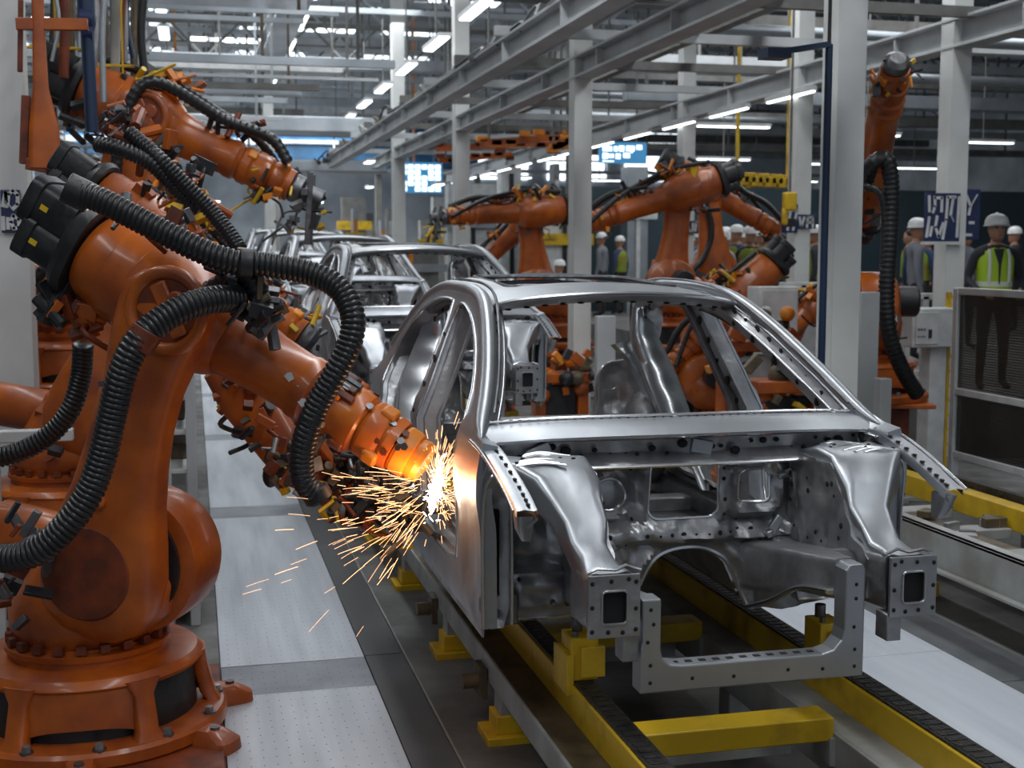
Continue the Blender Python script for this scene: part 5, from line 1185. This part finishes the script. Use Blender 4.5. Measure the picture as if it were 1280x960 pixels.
t = thing('gripper', 'small yellow gripper hanging left of the second right column', 'gripper', px(985, 265, Y=14.4)); c = px(987, 252, Y=14.4)
build(MB().bb(c.x - .012, c.x + .012, c.y - .012, c.y + .012, c.z, 10.56), 'hanger', 'brace', t); build(MB().box(c, (.16, .1, .22)).box(c + V((-.06, 0, -.18)), (.07, .07, .2)), 'body', 'yellow', t, bevel=.02); build(MB().box(c + V((.02, 0, -.25)), (.12, .06, .1)), 'jaw', 'black', t, bevel=.01)

# ================================================================= PEOPLE
def person(label, loc, rz, s=1.0, top='cloth_dark', vest=None, helmet='helmet', legs='cloth_trousers', group=None, pose=0, detail=True):
    """standing figure facing local -Y"""
    t = thing('person', label, 'person', loc, rz, group)
    bm_v = []; ed = []; rad = []
    def jt(p, r, prev=None):
        bm_v.append(V(p) * s); rad.append((r[0] * s, r[1] * s) if isinstance(r, tuple) else (r * s, r * s)); i = len(bm_v) - 1
        if prev is not None: ed.append((prev, i))
        return i
    pel = jt((0, 0, .96), (.155, .11)); wa = jt((0, 0, 1.10), (.145, .105), pel); ch = jt((0, .01, 1.30), (.175, .12), wa); uc = jt((0, .01, 1.43), (.15, .09), ch); nk = jt((0, .0, 1.51), .06, uc); hb = jt((0, -.015, 1.57), .065, nk)
    for sx in (-1, 1):
        hp = jt((.095 * sx, 0, .88), .095, pel); kn = jt((.11 * sx, -.02, .50), .062, hp); an = jt((.12 * sx, .015, .09), .042, kn); jt((.14 * sx, -.14, .035), .036, an)
        sh_ = jt((.19 * sx, .01, 1.42), .065, uc)
        if pose == 0: el = jt((.27 * sx, .05, 1.15), .048, sh_); wr_ = jt((.21 * sx, -.16, 1.02), .034, el); hd_ = jt((.17 * sx, -.24, 1.0), .030, wr_)
        else: el = jt((.25 * sx, .03, 1.14), .048, sh_); wr_ = jt((.27 * sx, -.02, .90), .034, el); hd_ = jt((.265 * sx, -.04, .82), .032, wr_)
    me = bpy.data.meshes.new('body'); me.from_pydata(bm_v, ed, []); o = bpy.data.objects.new('body', me); C.objects.link(o)
    md = o.modifiers.new('skin', 'SKIN'); md.use_smooth_shade = True
    for i, r in enumerate(rad): me.skin_vertices[0].data[i].radius = r
    me.skin_vertices[0].data[0].use_root = True
    o.modifiers.new('sub', 'SUBSURF').levels = 1
    dg = bpy.context.evaluated_depsgraph_get(); m2 = bpy.data.meshes.new_from_object(o.evaluated_get(dg)); bpy.data.objects.remove(o)
    ob = bpy.data.objects.new('body', m2); C.objects.link(ob); ob.parent = t; WM[ob] = WM[t]
    m2.materials.clear()
    for mm in (top, legs, 'skin', 'boot'): m2.materials.append(MT[mm])
    for p in m2.polygons:
        z = p.center.z / s; x = abs(p.center.x) / s
        p.material_index = 3 if z < .10 else (1 if z < .97 and x < .2 else (2 if z > 1.50 or (pose and x > .2 and z < .89) or (not pose and x < .21 and z < 1.06 and p.center.y / s < -.15) else 0)); p.use_smooth = True
    def bd(mb, n, m, **k):
        mb.v = [(x * s, y * s, z * s) for x, y, z in mb.v]; return build(mb, n, m, k.pop('p', t), local=True, **k)
    hdm = MB().loft([((0, -.02, 1.53), (1, 0, 0), (0, 1, 0), .035, .045, 2), ((0, -.035, 1.555), (1, 0, 0), (0, 1, 0), .055, .07, 2), ((0, -.02, 1.60), (1, 0, 0), (0, 1, 0), .072, .088, 2.2), ((0, -.012, 1.66), (1, 0, 0), (0, 1, 0), .078, .097, 2.2), ((0, -.005, 1.72), (1, 0, 0), (0, 1, 0), .074, .095, 2), ((0, 0, 1.765), (1, 0, 0), (0, 1, 0), .05, .065, 2), ((0, 0, 1.785), (1, 0, 0), (0, 1, 0), .015, .02, 2)], 20)
    hd = bd(hdm, 'head', 'skin', smooth=60)
    if detail:
        bd(MB().loft([((0, -.105, 1.67), (1, 0, 0), (0, 1, 0), .008, .006, 2), ((0, -.118, 1.635), (1, 0, 0), (0, 1, 0), .014, .016, 2), ((0, -.10, 1.622), (1, 0, 0), (0, 1, 0), .012, .012, 2)], 10), 'nose', 'skin', p=hd)
        bd(MB().ball((-.03, -.098, 1.672), .011, 8, 6).ball((.03, -.098, 1.672), .011, 8, 6), 'eyes', 'hair', p=hd)
        bd(MB().ball((0, -.102, 1.598), .02, 8, 6, (1.1, .4, .35)), 'mouth', 'red', p=hd)
        bd(MB().ball((-.08, 0, 1.65), .02, 8, 6, (.4, .8, 1.3)).ball((.08, 0, 1.65), .02, 8, 6, (.4, .8, 1.3)), 'ears', 'skin', p=hd)
        bd(MB().bb(-.055, .055, -.10, -.09, 1.682, 1.69), 'brow', 'hair', p=hd)
        for sx in (-1, 1):
            c = V((.17 * sx, -.24, 1.0)) if pose == 0 else V((.265 * sx, -.04, .82)); m = MB(); dn = V((-.3 * sx, -.8, -.4)).normalized() if pose == 0 else V((0, -.1, -1)); sd = V((1, 0, 0)) if pose == 0 else V((0, 1, 0))
            for k in range(4): b_ = c + sd * (-.027 + .018 * k) + dn * .02; m.tube([b_, b_ + dn * .035, b_ + dn * (.06 + .006 * (k in (1, 2))) + V((0, 0, -.012))], .0085, 6)
            m.tube([c - sd * .02 * sx, c - sd * .045 * sx + dn * .02, c - sd * .05 * sx + dn * .045], .010, 6); bd(m, 'fingers', 'skin')
    if helmet:
        hl_ = MB().lathe((0, -.005, 1.69), (0, 0, 1), [(0, .130), (.008, .131), (.012, .118), (.05, .118), (.09, .10), (.115, .07), (.128, .03)], 20); hh = bd(hl_, 'hard_hat', helmet, smooth=40)
        if detail: bd(MB().loft([((0, -.13, 1.70), (1, 0, 0), (0, 1, 0), .09, .05, 2), ((0, -.14, 1.708), (1, 0, 0), (0, 1, 0), .085, .045, 2)], 16), 'peak', helmet, p=hh); bd(MB().tube(catmull([(0, -.10, 1.77), (0, 0, 1.822), (0, .10, 1.77)], 5), .012, 6), 'crest', helmet, p=hh)
    else: bd(MB().ball((0, .01, 1.71), .095, 14, 8, (.9, 1.05, .9)), 'hair', 'hair')
    if vest:
        S = [((0, .0, .98), .178, .135), ((0, .0, 1.08), .172, .132), ((0, .008, 1.22), .185, .14), ((0, .01, 1.34), .19, .138), ((0, .01, 1.43), .165, .115), ((0, .01, 1.475), .11, .085)]
        v = bd(MB().loft([(c, (1, 0, 0), (0, 1, 0), a_, b_, 2.4) for c, a_, b_ in S], 24), 'safety_vest', vest, smooth=60)
        if detail:
            bd(MB().loft([((0, .003, 1.075), (1, 0, 0), (0, 1, 0), .177, .137, 2.4), ((0, .004, 1.125), (1, 0, 0), (0, 1, 0), .179, .139, 2.4)], 24), 'reflective_band', 'reflective', p=v)
            for sx in (-1, 1): bd(MB().tube([(sx * .10, -.128, 1.12), (sx * .10, -.140, 1.25), (sx * .10, -.132, 1.38), (sx * .095, -.09, 1.455)], .016, 6, flat=.5), 'reflective_strap', 'reflective', p=v)
            bd(MB().loft([((0, -.135, 1.10), (1, 0, 0), (0, 1, 0), .006, .008, 2), ((0, -.140, 1.3), (1, 0, 0), (0, 1, 0), .014, .008, 2), ((0, -.10, 1.46), (1, 0, 0), (0, 1, 0), .055, .02, 2)], 10), 'shirt_front', 'cloth_dark', p=v)
    return t
wp = px(1238, 480, Y=12.05)
person('worker in white hard hat and yellow-green vest behind the right fence', (wp.x, 12.05, .62), R(-14), 1.02, 'cloth_dark', 'vest', 'helmet', 'cloth_trousers', pose=0)
r6 = random.Random(8)
crowd = [(868, 'cloth_light', 'vest', 1), (884, 'cloth_light', None, 1), (897, 'cloth_grey', 'vest', 1), (907, 'cloth_light', None, 1), (921, 'cloth_blue', 'vest', 1), (938, 'cloth_dark', 'vest', 1), (952, 'cloth_dark', None, 1), (966, 'cloth_grey', None, 1), (979, 'cloth_blue', None, 0), (990, 'cloth_dark', 'vest', 1), (1012, 'cloth_grey', 'vest', 1), (1137, 'cloth_dark', 'vest', 0), (1150, 'cloth_blue', 'vest', 1), (1160, 'cloth_dark', 'vest', 1), (1206, 'cloth_grey', None, 1), (1268, 'cloth_dark', None, 1), (874, 'cloth_blue', 'vest', 1), (890, 'cloth_dark', 'vest', 1), (902, 'cloth_light', 'vest', 1), (914, 'cloth_dark', None, 1), (930, 'cloth_light', 'vest', 1), (945, 'cloth_grey', 'vest', 1), (959, 'cloth_dark', 'vest', 1), (972, 'cloth_light', None, 1), (1000, 'cloth_blue', 'vest', 1), (1020, 'cloth_dark', 'vest', 1), (1145, 'cloth_grey', None, 1), (752, 'cloth_grey', None, 1), (700, 'cloth_light', None, 1), (775, 'cloth_blue', 'vest', 1)]
names = {'cloth_light': 'pale clothes', 'cloth_grey': 'grey clothes', 'cloth_blue': 'dark blue clothes', 'cloth_dark': 'black clothes'}
crowd.sort(key=lambda c: c[0])
for i, (x, top, v, hh) in enumerate(crowd):
    Y = (17.4 if x < 1030 else 15.5) + (i * 2 % 5) * 1.6; p = px(x, 320, Y=Y)
    if p.x < 8: Y = min(28, (8.2 + .6 * (i % 4)) / (p.x / Y)); p = px(x, 320, Y=Y)
    if x < 800: Y = 26.5 + (i % 3) * .9; p = px(x, 320, Y=Y)
    zb = .62 if p.x > 7.9 and Y < 29 else -.004
    person('person in %s%s%s, number %d' % (names[top], ' with bright vest' if v else '', '' if hh else ' without hat', i), (p.x, Y, zb), r6.uniform(-3, 3), .97 + r6.random() * .08, top, 'vest2' if v else None, 'helmet' if hh else None, 'cloth_trousers', group='people in the crowd behind the line', pose=1, detail=False)
ord_ = ['first', 'second', 'third', 'fourth', 'fifth', 'sixth', 'seventh', 'eighth', 'ninth', 'tenth', 'eleventh'] + ['%dth' % k for k in range(12, 30)]
cl = sorted([o for o in C.objects if o.get('group') == 'people in the crowd behind the line'], key=lambda o: o.location.x / o.location.y)
def desc(o): return o['label'].split(', number')[0]
A_ = [o for o in cl if o.location.x / o.location.y < .385]; 
sets = [('between the end of the car roof and the middle column, farthest back', [o for o, c in zip(cl, sorted(c[0] for c in crowd)) if c < 800]), ('left of the blue pipe', [o for o, c in zip(cl, sorted(c[0] for c in crowd)) if 800 < c < 1030]), ('near the navy sign', [o for o, c in zip(cl, sorted(c[0] for c in crowd)) if c > 1030])]
for w_, L in sets:
    for i, o in enumerate(L): o['label'] = desc(o) + ', %s from left %s' % (ord_[i], w_ if 'farthest' not in w_ else 'by the middle column')

# ================================================================= WELD
wc = px(545, 608, Y=5.12)
t = thing('weld_flash', 'white-hot welding flash at the tip of the foreground robot', 'sparks', wc)
m = MB().loft([(wc + V((-.026, 0, -.10)), (1, 0, 0), (0, 1, 0), .003, .003, 2), (wc + V((-.016, 0, -.06)), (1, 0, 0), (0, 1, 0), .014, .012, 2), (wc + V((-.004, 0, -.02)), (1, 0, 0), (0, 1, 0), .021, .016, 2), (wc + V((.004, 0, .03)), (1, 0, 0), (0, 1, 0), .015, .012, 2), (wc + V((.014, 0, .07)), (1, 0, 0), (0, 1, 0), .007, .006, 2), (wc + V((.022, 0, .11)), (1, 0, 0), (0, 1, 0), .002, .002, 2)], 14)
rz_ = random.Random(5)
for k in range(110):
    q = wc + V((rz_.gauss(0, .016), rz_.gauss(-.01, .008), rz_.gauss(-.01, .05))); q.x += (q.z - wc.z) * .22; dv = V((rz_.gauss(.1, .5), 0, rz_.gauss(.3, .8))).normalized() * rz_.uniform(.008, .03)
    m.tube([q, q + dv * .5, q + dv], [.0006, .0022, .0005], 4)
build(m, 'arc', 'flash', t, smooth=60, kind='stuff')
rs = random.Random(2); m = MB()
def streak(a, v, L, w_=.001, n=4):
    pts = []
    for k in range(n + 1):
        tt = L * k / n; pts.append(a + v * tt + V((0, 0, -.55)) * tt * tt)
    m.tube(pts, w_, 3)
for k in range(150):      # fan thrown to the left and down
    an = R(rs.uniform(158, 238)); v = V((cos(an), rs.uniform(-.45, .35), sin(an))).normalized(); r0 = abs(rs.gauss(.05, .26)) + .03; L = rs.uniform(.03, .11)
    streak(wc + V((-.02, -.02, rs.uniform(-.12, .05))) + v * r0 + V((0, 0, -.35)) * r0 * r0, v, L, rs.choice([.0005, .0006, .0009]))
for k in range(190):      # upward burst
    an = R(rs.gauss(80, 26)); v = V((cos(an), rs.uniform(-.4, .2), sin(an))).normalized(); r0 = abs(rs.gauss(.03, .09)); L = rs.uniform(.015, .06)
    streak(wc + V((.0, -.01, rs.uniform(-.03, .05))) + v * r0, v, L, rs.choice([.0005, .0007, .0010]))
for k in range(130):
    an = R(rs.uniform(-110, 60)); v = V((cos(an), rs.uniform(-.4, .2), sin(an))).normalized(); r0 = abs(rs.gauss(.02, .06)); streak(wc + V((.01, -.01, rs.uniform(-.12, .06))) + v * r0, v, rs.uniform(.01, .04), .0008)
build(m, 'sparks', 'spark', t, smooth=0, kind='stuff')
l = bpy.data.lights.new('arc_light', 'POINT'); l.energy = 3.2; l.color = (1, .50, .22); l.shadow_soft_size = .05
o = bpy.data.objects.new('arc_light', l); o.location = wc + V((-.13, -.13, .02)); C.objects.link(o)

def ordinal(group, key, text):
    if 1: pass
    L = sorted([o for o in C.objects if o.get('group') == group and o.get('label')], key=key)
    W_ = ['nearest', 'second', 'third', 'fourth', 'fifth', 'sixth', 'seventh', 'eighth', 'ninth', 'tenth', 'eleventh', 'twelfth', 'thirteenth', 'fourteenth', 'fifteenth', 'sixteenth', 'seventeenth', 'eighteenth', 'nineteenth', 'twentieth'] + ['%dth' % k for k in range(21, 90)]
    for i, o in enumerate(L): o['label'] = text % W_[i]
near = lambda o: o.location.y
left = lambda o: o.location.x / o.location.y
ordinal('service ducts at the right', near, 'flat service duct across the right side of the hall, %s from the camera')
ordinal('service ducts at the left', near, 'flat service duct across the left side of the hall, %s from the camera')
ordinal('roof trusses across the hall', near, 'steel roof truss spanning the hall, %s from the camera')
ordinal('cross beams over the line', near, 'thin cross beam on the right overhead beams, %s from the camera')
ordinal('pipes under the right roof', near, 'pale pipe running across under the right roof, %s from the camera')
ordinal('fittings above the left overhead beam', near, 'dark cable fitting above the left overhead beam, %s along it')
for o in C.objects:
    if o.get('group') == 'fittings above the left overhead beam': o['label'] = o['label'].replace('nearest along', 'nearest one along')
for gname, key, text in (('hose bundle at the upper left', left, 'hose in the hanging bundle at upper left, %s counted from the left'), ('hanger rods under the roof', left, 'thin hanger rod below the far roof, %s counted from the left'), ('lamps over the crowd area', left, 'fluorescent lamp low over the crowd, %s counted from the left'), ('small lamps far down the line', left, 'small lamp far down the line, %s counted from the left'), ('brackets in the hose bundle', left, 'small bracket among the upper left hoses, %s counted from the left'), ('lamps in the upper cross row', left, 'fluorescent lamp in the upper cross row, %s counted from the left'), ('pipes crossing the roof space', near, 'straight pipe crossing the upper left roof space, %s from the camera'), ('bright roof lamps at the upper left', left, 'bright flat roof lamp at upper left, %s counted from the left'), ('machines far down the hall', left, 'distant machine far down the hall, %s counted from the left')): ordinal(gname, key, text)
for gname, key, text in (('lamps beside the wide roof beam', near, 'fluorescent lamp beside the wide roof beam, %s from the camera'), ('lamps in the left roof row', near, 'lamp in the leftmost roof row, %s from the camera'), ('lamps under the right long beam', near, 'slim lamp under the right long beam, %s from the camera'), ('lamps above the column row', near, 'bright lamp above the column row, %s from the camera'), ('yellow trolleys above the crowd', left, 'yellow hoist trolley above the crowd, %s counted from the left')): ordinal(gname, key, text)
